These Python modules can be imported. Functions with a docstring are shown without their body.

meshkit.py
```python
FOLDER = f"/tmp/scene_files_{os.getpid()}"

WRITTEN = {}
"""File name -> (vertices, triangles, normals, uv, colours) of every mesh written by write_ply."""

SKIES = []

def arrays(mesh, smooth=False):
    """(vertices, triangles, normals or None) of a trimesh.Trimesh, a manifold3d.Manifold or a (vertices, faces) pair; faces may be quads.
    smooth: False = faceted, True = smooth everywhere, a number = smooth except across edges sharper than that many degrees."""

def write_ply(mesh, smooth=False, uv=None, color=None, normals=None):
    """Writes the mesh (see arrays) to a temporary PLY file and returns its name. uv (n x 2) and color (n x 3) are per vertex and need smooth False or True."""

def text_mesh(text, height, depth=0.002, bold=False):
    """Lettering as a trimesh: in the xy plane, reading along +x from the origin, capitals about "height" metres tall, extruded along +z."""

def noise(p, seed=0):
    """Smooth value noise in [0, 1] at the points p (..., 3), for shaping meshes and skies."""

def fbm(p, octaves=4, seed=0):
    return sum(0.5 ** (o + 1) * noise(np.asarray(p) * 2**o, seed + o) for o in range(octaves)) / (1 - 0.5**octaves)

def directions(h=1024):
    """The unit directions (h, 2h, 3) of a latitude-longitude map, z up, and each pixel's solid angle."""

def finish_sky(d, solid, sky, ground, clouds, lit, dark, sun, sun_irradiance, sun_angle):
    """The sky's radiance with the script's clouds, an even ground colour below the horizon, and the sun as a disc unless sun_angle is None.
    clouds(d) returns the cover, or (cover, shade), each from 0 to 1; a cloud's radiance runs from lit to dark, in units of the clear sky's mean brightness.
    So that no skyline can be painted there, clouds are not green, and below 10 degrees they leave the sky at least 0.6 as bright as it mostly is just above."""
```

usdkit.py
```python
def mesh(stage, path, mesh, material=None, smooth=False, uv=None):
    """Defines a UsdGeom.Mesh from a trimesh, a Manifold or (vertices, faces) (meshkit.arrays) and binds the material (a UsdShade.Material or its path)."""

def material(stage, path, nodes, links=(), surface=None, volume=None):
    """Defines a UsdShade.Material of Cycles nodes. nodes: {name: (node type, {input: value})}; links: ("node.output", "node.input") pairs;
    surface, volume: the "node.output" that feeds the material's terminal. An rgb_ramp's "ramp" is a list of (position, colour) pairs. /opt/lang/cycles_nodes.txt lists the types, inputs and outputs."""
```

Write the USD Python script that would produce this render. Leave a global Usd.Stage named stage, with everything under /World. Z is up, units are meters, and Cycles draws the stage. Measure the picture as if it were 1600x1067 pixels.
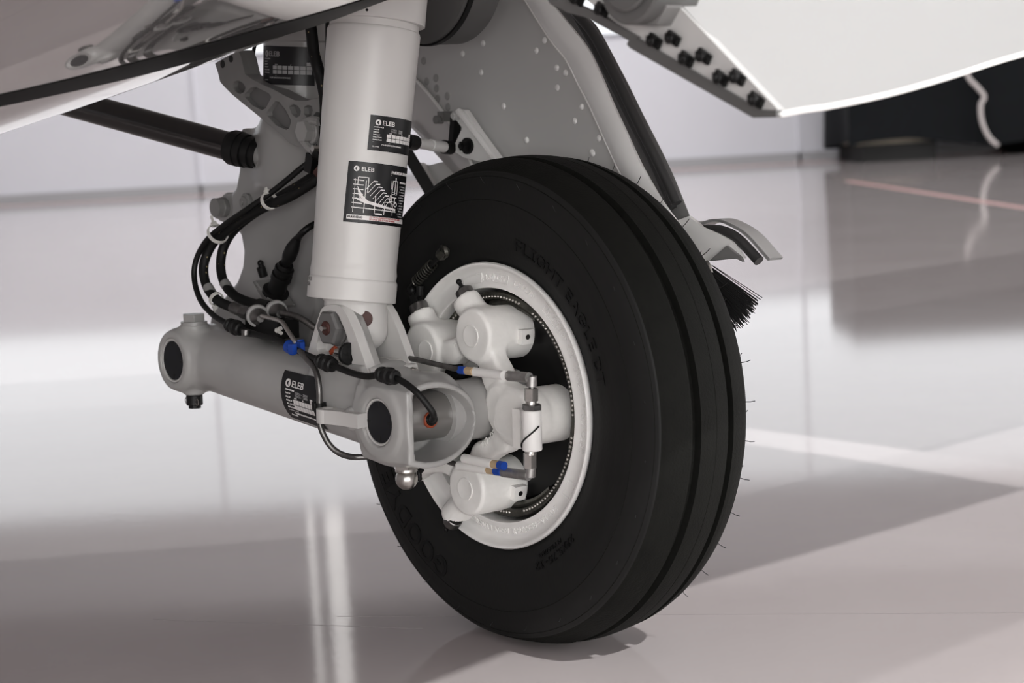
import math, random, numpy as np, trimesh, usdkit, meshkit
from pxr import Usd, UsdGeom, UsdLux, UsdShade, Sdf, Gf
from shapely.geometry import Polygon, Point, LineString, box as sbox
from shapely import affinity

random.seed(7); rng = np.random.default_rng(7)
stage = Usd.Stage.CreateInMemory()
UsdGeom.SetStageUpAxis(stage, 'Z'); UsdGeom.SetStageMetersPerUnit(stage, 1.0)
UsdGeom.Xform.Define(stage, '/World')

# ------------------------------------------------------------------ camera
F = 2700.0                                     # focal length in pixels of the 1600 x 1067 frame
CAM = np.array([-.0244, -1.9632, .594]); PITCH, ROLL = .1281, .0541
fw = np.array([0, math.cos(PITCH), -math.sin(PITCH)]); _r = np.array([1., 0, 0]); _u = np.cross(_r, fw)
rt = math.cos(ROLL) * _r - math.sin(ROLL) * _u; upv = math.cos(ROLL) * _u + math.sin(ROLL) * _r
cam = UsdGeom.Camera.Define(stage, '/World/camera')
M = Gf.Matrix4d(*rt, 0, *upv, 0, *(-fw), 0, *CAM, 1)
cam.AddTransformOp().Set(M)
cam.CreateHorizontalApertureAttr(36.0); cam.CreateVerticalApertureAttr(36.0 * 1067 / 1600)
cam.CreateFocalLengthAttr(F / 1600 * 36)
cam.CreateFStopAttr(7.0); cam.CreateFocusDistanceAttr(1.90)
cam.CreateClippingRangeAttr(Gf.Vec2f(.05, 200))
cam.CreateExposureAttr(0.0)

# gear frame: u forward (away, left), n inboard along the axle, k up; origin at the wheel centre
A_, CAMB, RL = .8653, .0364, .2727
n0 = np.array([-math.sin(A_), -math.cos(A_), 0]); U = np.array([-math.cos(A_), math.sin(A_), 0])
N = math.cos(CAMB) * n0 + math.sin(CAMB) * np.array([0, 0, 1.]); K = np.cross(U, N)
O = np.array([0, 0, RL]); B = np.stack([U, N, K])           # rows
def W(q): return O + np.asarray(q, float) @ B
def ray(px, py): return fw + rt * (px - 800) / F - upv * (py - 533.5) / F
def on(px, py, v):                                            # image point -> (u, v, k) on a plane parallel to the wheel
    r = ray(px, py); P = CAM + ((O + v * N - CAM) @ N) / (r @ N) * r - O
    return np.array([P @ U, P @ N, P @ K])
def onu(px, py, u):                                           # the same on a plane across the wheel
    r = ray(px, py); P = CAM + ((O + u * U - CAM) @ U) / (r @ U) * r - O
    return np.array([P @ U, P @ N, P @ K])
def aty(px, py, y):
    r = ray(px, py); return CAM + (y - CAM[1]) / r[1] * r
def atd(px, py, d): return CAM + d * ray(px, py)              # at depth d from the camera plane
def G(p): p = np.asarray(p, float) - O; return p @ B.T

# ------------------------------------------------------------------ lights
def rect_light(name, pos, target, w, h, power, color=(1, 1, 1)):
    L = UsdLux.RectLight.Define(stage, '/World/' + name)
    z = np.array(pos, float) - np.array(target, float); z /= np.linalg.norm(z)
    x = np.cross([0, 0, 1.], z) if abs(z[2]) < .99 else np.array([1., 0, 0]); x /= np.linalg.norm(x); y = np.cross(z, x)
    L.AddTransformOp().Set(Gf.Matrix4d(*x, 0, *y, 0, *z, 0, *map(float, pos), 1))
    L.CreateWidthAttr(w); L.CreateHeightAttr(h); L.CreateIntensityAttr(power); L.CreateColorAttr(Gf.Vec3f(*color)); L.CreateNormalizeAttr(False)
def disk_light(name, pos, radius, inten, color=(1, 1, 1)):
    L = UsdLux.DiskLight.Define(stage, '/World/' + name); L.AddTranslateOp().Set(Gf.Vec3d(*map(float, pos)))
    L.CreateRadiusAttr(radius); L.CreateIntensityAttr(inten); L.CreateColorAttr(Gf.Vec3f(*color))
def at_uv(u, v, z):
    p = O + u * U + v * n0; return (p[0], p[1], z)
LAMP = 3000.0
disk_light('high_bay_lamp', at_uv(-7.87, 0, 8.0), .13, LAMP * 2.3)
disk_light('high_bay_lamp_near', at_uv(-3.3, 0, 8.0), .13, LAMP * .25)
disk_light('added_far_light', (0, 9, 8.0), .13, LAMP * .75)  # unseen lamp added to brighten the far floor and wall
rect_light('added_overhead_fill', (0, 6, 8.6), (0, 6, 0), 14, 6, .25)  # added soft fill from above; the ceiling holds no skylight
rect_light('added_wall_fill', (0, 10.5, 8.3), (0, 16, 1.6), 24, .5, 7.0)  # added to brighten the back wall, no fixture stands here
WINDOW, SLIT, FRONTGLOW, SIDEGLOW = 1.3, 1.75, 8.0, 7.0

# ------------------------------------------------------------------ materials
LK = '/World/Looks/'; UsdGeom.Scope.Define(stage, '/World/Looks')
MT = {}
def mat(name, col, rough=.5, metal=0., coat=0., bevel=0., var=0., scale=30., spec=.5, extra=None, bump=0., bscale=200., coat_rough=.03):
    nodes = {'p': ('principled_bsdf', {'base_color': col, 'roughness': rough, 'metallic': metal, 'coat_weight': coat, 'coat_roughness': coat_rough, 'specular_ior_level': spec}),
             'tc': ('texture_coordinate', {})}
    links = []
    if var:
        nodes['n'] = ('noise_texture', {'scale': scale, 'detail': 5., 'roughness': .6})
        nodes['r'] = ('rgb_ramp', {'ramp': [(.3, tuple(c * (1 - var) for c in col)), (.7, tuple(min(1, c * (1 + var * .5)) for c in col))]})
        links += [('tc.object', 'n.vector'), ('n.fac', 'r.fac'), ('r.color', 'p.base_color')]
    last = None
    if bevel:
        nodes['bv'] = ('bevel', {'samples': 4, 'radius': bevel}); last = 'bv.bevel'
    if bump:
        nodes['bn'] = ('noise_texture', {'scale': bscale, 'detail': 3.})
        nodes['bu'] = ('bump', {'strength': bump, 'distance': .001})
        links += [('tc.object', 'bn.vector'), ('bn.fac', 'bu.height')]
        if last: links.append((last, 'bu.normal'))
        last = 'bu.normal'
    if last: links.append((last, 'p.normal'))
    MT[name] = usdkit.material(stage, LK + name, nodes, links, surface='p.BSDF')
def emit(name, col, s):
    MT[name] = usdkit.material(stage, LK + name, {'e': ('emission', {'color': col, 'strength': s})}, [], surface='e.emission')
mat('strut_paint', (.57, .56, .545), .42, coat=.12, coat_rough=.2, bevel=.0012)
mat('grey_paint', (.36, .356, .347), .36, coat=.3, bevel=.0012, var=.06, scale=25)
mat('leg_paint', (.27, .266, .26), .4, coat=.2, bevel=.001)
mat('bracket_grey', (.20, .197, .193), .45, bevel=.001, var=.08)
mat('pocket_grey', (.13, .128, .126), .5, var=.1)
mat('caliper_paint', (.88, .87, .84), .45, coat=.15, var=.12, scale=18, bump=.15, bscale=350)
mat('rim_paint', (.84, .83, .81), .38, coat=.3, var=.05, scale=20)
mat('rubber', (.0048, .005, .0046), .62, spec=.35, var=.25, scale=14, bump=.2, bscale=260)
mat('rubber_tread', (.0062, .0064, .0053), .75, spec=.15, var=.25, scale=40, bump=.5, bscale=420)
mat('rubber_letter', (.0016, .0016, .0016), .5, spec=.25)
mat('seal_rubber', (.03, .03, .03), .5)
mat('black', (.0045, .0045, .0045), .5, spec=.28)
mat('black_gloss', (.006, .006, .007), .38, spec=.3)
mat('black_matte', (.006, .006, .006), .8)
mat('plug', (.010, .0105, .013), .6, spec=.3)
mat('steel', (.55, .53, .5), .3, metal=1.0, var=.15, scale=60)
mat('dark_steel', (.16, .155, .15), .38, metal=.9, var=.3, scale=80)
mat('elbow_steel', (.36, .35, .34), .42, metal=.8, var=.3, scale=90)
mat('chrome_dark', (.085, .083, .082), .10, metal=1.0)
mat('axle_steel', (.42, .41, .40), .28, metal=.9)
mat('blue', (.004, .05, .33), .5)
mat('orange', (.27, .045, .012), .55)
mat('rust', (.055, .014, .010), .6, var=.4, scale=90)
mat('tan', (.45, .33, .2), .6)
mat('white_sleeve', (.76, .75, .73), .5)
mat('zip_white', (.6, .59, .56), .5)
mat('print_white', (.72, .70, .69), .5)
mat('print_dim', (.30, .30, .30), .5)
mat('print_red', (.4, .12, .12), .5)
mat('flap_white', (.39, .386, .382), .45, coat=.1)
mat('door_skin', (.57, .565, .555), .34, coat=.25)
mat('door_edge', (.86, .855, .84), .3, coat=.2)
mat('well_grey', (.10, .099, .097), .5)
mat('belly_paint', (.93, .915, .91), .045, metal=.9)
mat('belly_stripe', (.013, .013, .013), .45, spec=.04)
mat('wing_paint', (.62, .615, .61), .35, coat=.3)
mat('crate_cover', (.0035, .0045, .006), .7, spec=.15, var=.3, scale=2)
mat('cord', (.6, .55, .54), .6)
mat('pallet', (.42, .36, .28), .7, var=.2)
mat('wall_paint', (.72, .72, .77), .7, var=.04, scale=.6)
mat('wall_upper', (.40, .395, .41), .7, var=.05, scale=.5)
mat('wall_dark', (.10, .10, .105), .8)
mat('ceiling_paint', (.34, .335, .34), .8)
mat('column_paint', (.36, .36, .40), .6)
mat('red_line', (.58, .33, .31), .35)
mat('joint', (.30, .27, .265), .4)
mat('hair', (.01, .01, .01), .7)
mat('heat_shield', (.10, .098, .085), .4, metal=.8, var=.5, scale=70)
emit('window_light', (.95, .97, 1.0), WINDOW)
emit('slit_light', (1., .97, .95), SLIT)
emit('added_front_glow', (1., .985, .97), FRONTGLOW); emit('added_side_glow', (1., .985, .97), SIDEGLOW)  # glow of the two added fill panels
# braided hose with yellow flecks
MT['braid'] = usdkit.material(stage, LK + 'braid', {
    'tc': ('texture_coordinate', {}), 'v': ('voronoi_texture', {'scale': 130., 'randomness': 1.}), 'r': ('rgb_ramp', {'ramp': [(.0, (.30, .26, .12)), (.10, (.25, .2, .1)), (.16, (.005, .005, .005)), (1., (.0045, .0045, .0045))]}),
    'w': ('white_noise_texture', {}), 'g': ('math', {'math_type': 'greater_than', 'value2': .35}), 'mx': ('mix_color', {'a': (.0045, .0045, .0045)}),
    'p': ('principled_bsdf', {'roughness': .6, 'specular_ior_level': .25})},
    [('tc.object', 'v.vector'), ('v.distance', 'r.fac'), ('v.color', 'w.vector'), ('w.value', 'g.value1'), ('g.value', 'mx.fac'), ('r.color', 'mx.b'), ('mx.result', 'p.base_color')], surface='p.BSDF')
# glossy epoxy floor: warm grey, faint stains and scuffs, slight ripple
MT['floor'] = usdkit.material(stage, LK + 'floor', {
    'g': ('geometry', {}), 'n': ('noise_texture', {'scale': 1.1, 'detail': 6., 'roughness': .6}),
    'r': ('rgb_ramp', {'ramp': [(.3, (.52, .462, .458)), (.5, (.56, .503, .498)), (.72, (.59, .54, .535))]}),
    'm': ('mapping', {'scale': (3.0, 26., 1.), 'rotation': (0, 0, .06)}), 's': ('noise_texture', {'scale': 1.3, 'detail': 7., 'roughness': .7}),
    'sr': ('rgb_ramp', {'ramp': [(.0, (.62, .62, .62)), (.24, (.75, .75, .75)), (.33, (1., 1., 1.)), (1., (1., 1., 1.))]}),
    'mx': ('mix_color', {'blend_type': 'multiply', 'fac': 1.0}),
    'bn': ('noise_texture', {'scale': 60., 'detail': 4.}), 'bu': ('bump', {'strength': .03, 'distance': .0015}),
    'p': ('principled_bsdf', {'roughness': .065, 'specular_ior_level': .62, 'coat_weight': .0})},
    [('g.position', 'n.vector'), ('n.fac', 'r.fac'), ('g.position', 'm.vector'), ('m.vector', 's.vector'), ('s.fac', 'sr.fac'), ('r.color', 'mx.a'), ('sr.color', 'mx.b'), ('mx.result', 'p.base_color'),
     ('g.position', 'bn.vector'), ('bn.fac', 'bu.height'), ('bu.normal', 'p.normal')], surface='p.BSDF')

# ------------------------------------------------------------------ scene building
used = {}
def numbered(parent, name):
    k = (parent, name); used[k] = used.get(k, -1) + 1
    return f'{parent}/{name}' if used[k] == 0 else f'{parent}/{name}_{used[k]:03d}'
def arr(m):
    if hasattr(m, 'to_mesh'):
        q = m.to_mesh(); return np.array(q.vert_properties[:, :3]), np.array(q.tri_verts)
    if isinstance(m, (tuple, list)):
        v, f = np.asarray(m[0], float), np.asarray(m[1], int)
        if f.shape[1] == 4: f = np.vstack([f[:, [0, 1, 2]], f[:, [0, 2, 3]]])
        return v, f
    return np.array(m.vertices), np.array(m.faces)
def cat(*ms):
    vs, fs, o = [], [], 0
    for m in ms:
        v, f = arr(m); vs.append(v); fs.append(f + o); o += len(v)
    return np.vstack(vs), np.vstack(fs)
def setd(prim, **kw):
    for k, v in kw.items():
        if v: prim.SetCustomDataByKey(k, v)
class Thing:
    """An Xform at the thing's base; parts are queued in world coordinates and written relative to that base."""
    def __init__(s, name, label, category, group=None, kind=None):
        s.path = numbered('/World', name); s.meta = dict(label=label, category=category, group=group, kind=kind); s.parts = []
    def part(s, name, mesh, m, parent=None, label=None, smooth=35, kind=None, gear=False):
        v, f = arr(mesh)
        if gear: v = W(v)
        p = numbered(parent or s.path, name); s.parts.append((p, v, f, m, label, smooth, kind)); return p
    def done(s):
        lo = np.min([p[1].min(0) for p in s.parts], 0); hi = np.max([p[1].max(0) for p in s.parts], 0)
        base = np.array([(lo[0] + hi[0]) / 2, (lo[1] + hi[1]) / 2, lo[2]])
        x = UsdGeom.Xform.Define(stage, s.path); x.AddTranslateOp().Set(Gf.Vec3d(*map(float, base))); setd(x.GetPrim(), **s.meta)
        for p, v, f, m, label, smooth, kind in s.parts:
            q = usdkit.mesh(stage, p, (v - base, f), MT[m], smooth=smooth); setd(q.GetPrim(), label=label, kind=kind)
def single(name, mesh, m, label, category, smooth=35, group=None, kind=None, gear=False):
    v, f = arr(mesh)
    if gear: v = W(v)
    lo, hi = v.min(0), v.max(0); base = np.array([(lo[0] + hi[0]) / 2, (lo[1] + hi[1]) / 2, lo[2]])
    q = usdkit.mesh(stage, numbered('/World', name), (v - base, f), MT[m], smooth=smooth)
    q.AddTranslateOp().Set(Gf.Vec3d(*map(float, base))); setd(q.GetPrim(), label=label, category=category, group=group, kind=kind)
def struct(name, mesh, m, smooth=False):
    q = usdkit.mesh(stage, '/World/' + name, arr(mesh), MT[m], smooth=smooth); setd(q.GetPrim(), kind='structure'); return q

# ------------------------------------------------------------------ shape helpers
def unit(a): a = np.asarray(a, float); return a / np.linalg.norm(a)
def frame(ax):
    ax = unit(ax); h = np.array([0, 0, 1.]) if abs(ax[2]) < .9 else np.array([1., 0, 0])
    x = unit(np.cross(h, ax)); return x, np.cross(ax, x), ax
def spline(pts, per=8):
    p = np.asarray(pts, float); q = np.vstack([2 * p[0] - p[1], p, 2 * p[-1] - p[-2]]); out = []
    for i in range(1, len(q) - 2):
        for t in np.linspace(0, 1, per, endpoint=False):
            a, b, c, d = q[i - 1:i + 3]
            out.append(.5 * (2 * b + (c - a) * t + (2 * a - 5 * b + 4 * c - d) * t * t + (3 * b - a - 3 * c + d) * t ** 3))
    out.append(p[-1]); return np.array(out)
def tube(pts, r, sides=12, caps=True):
    p = np.asarray(pts, float); r = np.broadcast_to(np.asarray(r, float), (len(p),))
    t = np.gradient(p, axis=0); t /= np.linalg.norm(t, axis=1, keepdims=True) + 1e-12
    x = frame(t[0])[0]; v = []; ang = np.arange(sides) * 2 * np.pi / sides
    for i in range(len(p)):
        x = x - (x @ t[i]) * t[i]; x /= np.linalg.norm(x); y = np.cross(t[i], x)
        v.append(p[i] + r[i] * (np.cos(ang)[:, None] * x + np.sin(ang)[:, None] * y))
    v = np.vstack(v); i, j = np.meshgrid(np.arange(len(p) - 1), np.arange(sides), indexing='ij')
    q = np.stack([i * sides + j, i * sides + (j + 1) % sides, (i + 1) * sides + (j + 1) % sides, (i + 1) * sides + j], -1).reshape(-1, 4)
    f = np.vstack([q[:, [0, 1, 2]], q[:, [0, 2, 3]]])
    if caps:
        a, b = len(v), len(v) + 1; v = np.vstack([v, p[0], p[-1]]); L = (len(p) - 1) * sides; s = np.arange(sides)
        f = np.vstack([f, np.stack([np.full(sides, a), (s + 1) % sides, s], 1), np.stack([np.full(sides, b), L + s, L + (s + 1) % sides], 1)])
    return v, f
def lathe(prof, o, ax, seg=48, x0=None):
    """prof: (t along the axis, radius) pairs."""
    o = np.asarray(o, float); x, y, ax = frame(ax); prof = np.asarray(prof, float); n = len(prof); a = np.arange(seg) * 2 * np.pi / seg
    ring = np.cos(a)[:, None] * x + np.sin(a)[:, None] * y
    v = (o + prof[:, None, :1] * ax + prof[:, None, 1:] * ring[None]).reshape(-1, 3)
    i, j = np.meshgrid(np.arange(n - 1), np.arange(seg), indexing='ij')
    q = np.stack([i * seg + j, i * seg + (j + 1) % seg, (i + 1) * seg + (j + 1) % seg, (i + 1) * seg + j], -1).reshape(-1, 4)
    return v, np.vstack([q[:, [0, 1, 2]], q[:, [0, 2, 3]]])
def cyl(p0, p1, r, seg=24, r1=None, ch=0.):
    p0, p1 = np.asarray(p0, float), np.asarray(p1, float); L = np.linalg.norm(p1 - p0); r1 = r if r1 is None else r1
    pr = [(0, 0), (0, r - ch), (ch, r), (L - ch, r1), (L, r1 - ch), (L, 0)] if ch else [(0, 0), (0, r), (L, r1), (L, 0)]
    return lathe(pr, p0, p1 - p0, seg)
def hexa(p0, p1, r): return cyl(p0, p1, r, 6)
def ball(c, r, sub=3):
    m = trimesh.creation.icosphere(sub, r); return np.array(m.vertices) + c, np.array(m.faces)
def obox(c, ex, ey, ez, sx, sy, sz):
    m = trimesh.creation.box((sx, sy, sz)); return np.asarray(c) + np.array(m.vertices) @ np.stack([unit(ex), unit(ey), unit(ez)]), np.array(m.faces)
def prism(poly, o, ex, ey, t0, t1):
    """extrude a 2-D polygon (in ex, ey about o) from t0 to t1 along ex x ey."""
    ez = np.cross(ex, ey); out = []
    for g in getattr(poly, 'geoms', [poly]):
        m = trimesh.creation.extrude_polygon(g, abs(t1 - t0), engine='earcut'); v = np.array(m.vertices); v[:, 2] += min(t0, t1)
        out.append((np.asarray(o) + v[:, :1] * ex + v[:, 1:2] * ey + v[:, 2:] * ez, np.array(m.faces)))
    return cat(*out)
def gprism(pts, v0, v1, plane=None, r=0., holes=()):
    """prism in the gear frame from image points taken on plane v; between v0 and v1 (gear coordinates)."""
    pl = v1 if plane is None else plane
    pts = [on(x, y, pl)[[0, 2]] for x, y in pts]; P = Polygon(pts)
    if r: P = P.buffer(-r).buffer(r * 2, quad_segs=6).buffer(-r)
    for h in holes:
        H = Polygon([on(x, y, pl)[[0, 2]] for x, y in h]); H = H.buffer(-.002).buffer(.002) if len(h) < 9 else H; P = P.difference(H)
    # (u, k) plane, normal u x k = -n
    return prism(P, (0, 0, 0), np.array([1., 0, 0]), np.array([0, 0, 1.]), -v1, -v0)
# --- signed distance modelling (gear coordinates) with naive surface nets
def snet(f, lo, hi, h):
    ax = [np.arange(a, b + h, h) for a, b in zip(lo, hi)]; X = np.stack(np.meshgrid(*ax, indexing='ij'), -1); V = f(X.reshape(-1, 3)).reshape(X.shape[:3])
    S = V < 0; n = np.array(V.shape); c = np.zeros(tuple(n - 1), int)
    for d in np.ndindex(2, 2, 2): c += S[d[0]:n[0] - 1 + d[0], d[1]:n[1] - 1 + d[1], d[2]:n[2] - 1 + d[2]]
    act = (c > 0) & (c < 8); idx = -np.ones(act.shape, int); idx[act] = np.arange(act.sum()); cells = np.argwhere(act)
    P = np.zeros((len(cells), 3)); cnt = np.zeros(len(cells))
    corners = list(np.ndindex(2, 2, 2))
    for a in corners:
        for k in range(3):
            if a[k]: continue
            b = list(a); b[k] = 1
            va = V[tuple((cells + a).T)]; vb = V[tuple((cells + b).T)]; m = (va < 0) != (vb < 0); t = va[m] / (va[m] - vb[m])
            q = np.tile(np.array(a, float), (m.sum(), 1)); q[:, k] += t; P[m] += q; cnt[m] += 1
    P = (cells + P / cnt[:, None]) * h + np.array(lo); F_ = []
    for k in range(3):
        i, j = (k + 1) % 3, (k + 2) % 3
        sl = [slice(None)] * 3; sl[k] = slice(0, n[k] - 1); s2 = list(sl); s2[k] = slice(1, n[k])
        A, Bq = S[tuple(sl)], S[tuple(s2)]; e = np.argwhere(A != Bq); e = e[(e[:, i] > 0) & (e[:, j] > 0) & (e[:, i] < n[i] - 1) & (e[:, j] < n[j] - 1)]
        di, dj = np.eye(3, dtype=int)[i], np.eye(3, dtype=int)[j]
        q = np.stack([idx[tuple((e - di - dj).T)], idx[tuple((e - dj).T)], idx[tuple(e.T)], idx[tuple((e - di).T)]], 1)
        flip = ~A[tuple(e.T)]; q[flip] = q[flip][:, ::-1]; F_.append(q)
    q = np.vstack(F_); fc = np.vstack([q[:, [0, 1, 2]], q[:, [0, 2, 3]]])
    e = h * .25
    for _ in range(2):
        f0 = f(P); g = np.stack([(f(P + e * np.eye(3)[i]) - f(P - e * np.eye(3)[i])) / (2 * e) for i in range(3)], 1)
        P = P - np.clip(f0, -h, h)[:, None] * g / np.maximum((g * g).sum(1, keepdims=True), .25)
    return P, fc
def smin(a, b, k): h = np.clip(.5 + .5 * (b - a) / k, 0, 1); return b + (a - b) * h - k * h * (1 - h)
def smax(a, b, k): return -smin(-a, -b, k)
def s_cone(P, a, b, ra, rb):
    a, b = np.asarray(a, float), np.asarray(b, float); d = b - a; t = np.clip((P - a) @ d / (d @ d), 0, 1)
    return np.linalg.norm(P - a - t[:, None] * d, axis=1) - (ra + (rb - ra) * t)
def s_cyl(P, a, b, r, rd=.004):
    a, b = np.asarray(a, float), np.asarray(b, float); L = np.linalg.norm(b - a); d = (b - a) / L; t = (P - a) @ d
    q = np.linalg.norm(P - a - t[:, None] * d, axis=1); x = q - r + rd; y = np.abs(t - L / 2) - L / 2 + rd
    return np.minimum(np.maximum(x, y), 0) + np.hypot(np.maximum(x, 0), np.maximum(y, 0)) - rd
def s_box(P, c, h, rd=.003):
    q = np.abs(P - np.asarray(c)) - np.asarray(h) + rd; return np.linalg.norm(np.maximum(q, 0), axis=1) + np.minimum(q.max(1), 0) - rd
def s_poly(P2, poly):
    poly = np.asarray(poly, float); d = np.full(len(P2), 1e9); s = np.ones(len(P2))
    for a, b in zip(poly, np.roll(poly, 1, axis=0)):
        e = b - a; w = P2 - a; t = np.clip(w @ e / (e @ e), 0, 1); d = np.minimum(d, ((w - t[:, None] * e) ** 2).sum(1))
        c1 = P2[:, 1] >= a[1]; c2 = P2[:, 1] < b[1]; c3 = e[0] * w[:, 1] > e[1] * w[:, 0]
        s = np.where((c1 & c2 & c3) | (~c1 & ~c2 & ~c3), -s, s)
    return s * np.sqrt(d)
def s_ext(d2, t, half, rd=.004):
    x = d2 + rd; y = np.abs(t) - half + rd
    return np.minimum(np.maximum(x, y), 0) + np.hypot(np.maximum(x, 0), np.maximum(y, 0)) - rd
def text(s, h, depth=.0005, bold=False):
    m = meshkit.text_mesh(s, h, depth, bold); return np.array(m.vertices), np.array(m.faces)
def place2d(m, o, ex, ey, ez):
    v, f = m; return np.asarray(o) + v[:, :1] * ex + v[:, 1:2] * ey + v[:, 2:] * ez, f

# ------------------------------------------------------------------ the hangar
YB, YF, XL, XR, ZC = 16.0, -11.0, -13.0, 14.0, 9.0
def bx(x0, x1, y0, y1, z0, z1):
    m = trimesh.creation.box((x1 - x0, y1 - y0, z1 - z0)); m.apply_translation(((x0 + x1) / 2, (y0 + y1) / 2, (z0 + z1) / 2)); return np.array(m.vertices), np.array(m.faces)
struct('floor', bx(XL, XR, YF, YB, -.1, 0), 'floor')
struct('ceiling', bx(XL, XR, YF, YB, ZC, ZC + .1), 'ceiling_paint')
WZ0, WZ1 = 1.37, 3.42
slits = [(aty(536, 700, YB)[0], .21), (aty(497, 700, YB)[0], .10)]
SX = [(-2.02, .215), (-2.27, .095)]                         # tall light slots in the upper wall: centre, width
up_cells, dk_cells, x, WZ2 = [], [], XL, 4.4
for c, w in sorted(SX) + [(XR, 0)]:
    up_cells.append(bx(x, c - w / 2, YB, YB + .2, WZ1, WZ2)); dk_cells.append(bx(x, c - w / 2, YB, YB + .2, WZ2, ZC)); x = c + w / 2
for c, w in SX: dk_cells.append(bx(c - w / 2, c + w / 2, YB, YB + .2, 6.6, ZC))
struct('wall_back', cat(bx(XL, XR, YB, YB + .2, 0, WZ0)), 'wall_paint')
struct('wall_back_upper', cat(*up_cells), 'wall_upper'); struct('wall_back_top', cat(*dk_cells), 'wall_dark')
struct('wall_left', bx(XL - .2, XL, YF, YB, 0, ZC), 'wall_upper')
struct('wall_right', cat(bx(XR, XR + .2, YF, YB, 0, 1.2), bx(XR, XR + .2, YF, YB, 4.6, ZC), bx(XR, XR + .2, YF, -8, 1.2, 4.6), bx(XR, XR + .2, 9, YB, 1.2, 4.6)), 'wall_upper')
struct('wall_front', cat(bx(XL, -3.4, YF - .2, YF, 0, ZC), bx(7, XR, YF - .2, YF, 0, ZC), bx(-3.4, 7, YF - .2, YF, 2.7, ZC)), 'wall_upper')
def window(name, x0, x1, n, m):
    UsdGeom.Xform.Define(stage, '/World/' + name); setd(stage.GetPrimAtPath('/World/' + name), kind='structure')
    w = (x1 - x0) / n; fr = []
    for i in (0, n): fr.append(bx(x0 + i * w - .004, x0 + i * w + .004, YB + .06, YB + .12, WZ0, WZ1))
    fr += [bx(x0, x1, YB - .01, YB + .12, WZ0 - .02, WZ0 + .03), bx(x0, x1, YB + .04, YB + .12, WZ1 - .04, WZ1)]
    usdkit.mesh(stage, f'/World/{name}/window_frame', cat(*fr), MT['column_paint'])
    for i in range(n): usdkit.mesh(stage, numbered('/World/' + name, 'pane'), bx(x0 + i * w, x0 + (i + 1) * w, YB + .10, YB + .13, WZ0 + .03, WZ1 - .04), MT[m])
window('window_1', XL, XR, 9, 'window_light')
for i, (c, w) in enumerate(SX):
    nm = f'window_{i + 2}'; UsdGeom.Xform.Define(stage, '/World/' + nm); setd(stage.GetPrimAtPath('/World/' + nm), kind='structure')
    usdkit.mesh(stage, f'/World/{nm}/pane', bx(c - w / 2 + .008, c + w / 2 - .008, YB + .1, YB + .13, WZ1, 6.6), MT['slit_light'])
    usdkit.mesh(stage, f'/World/{nm}/window_frame', cat(bx(c - w / 2, c - w / 2 + .008, YB - .01, YB + .12, WZ1, 6.6), bx(c + w / 2 - .008, c + w / 2, YB - .01, YB + .12, WZ1, 6.6)), MT['column_paint'])
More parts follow.
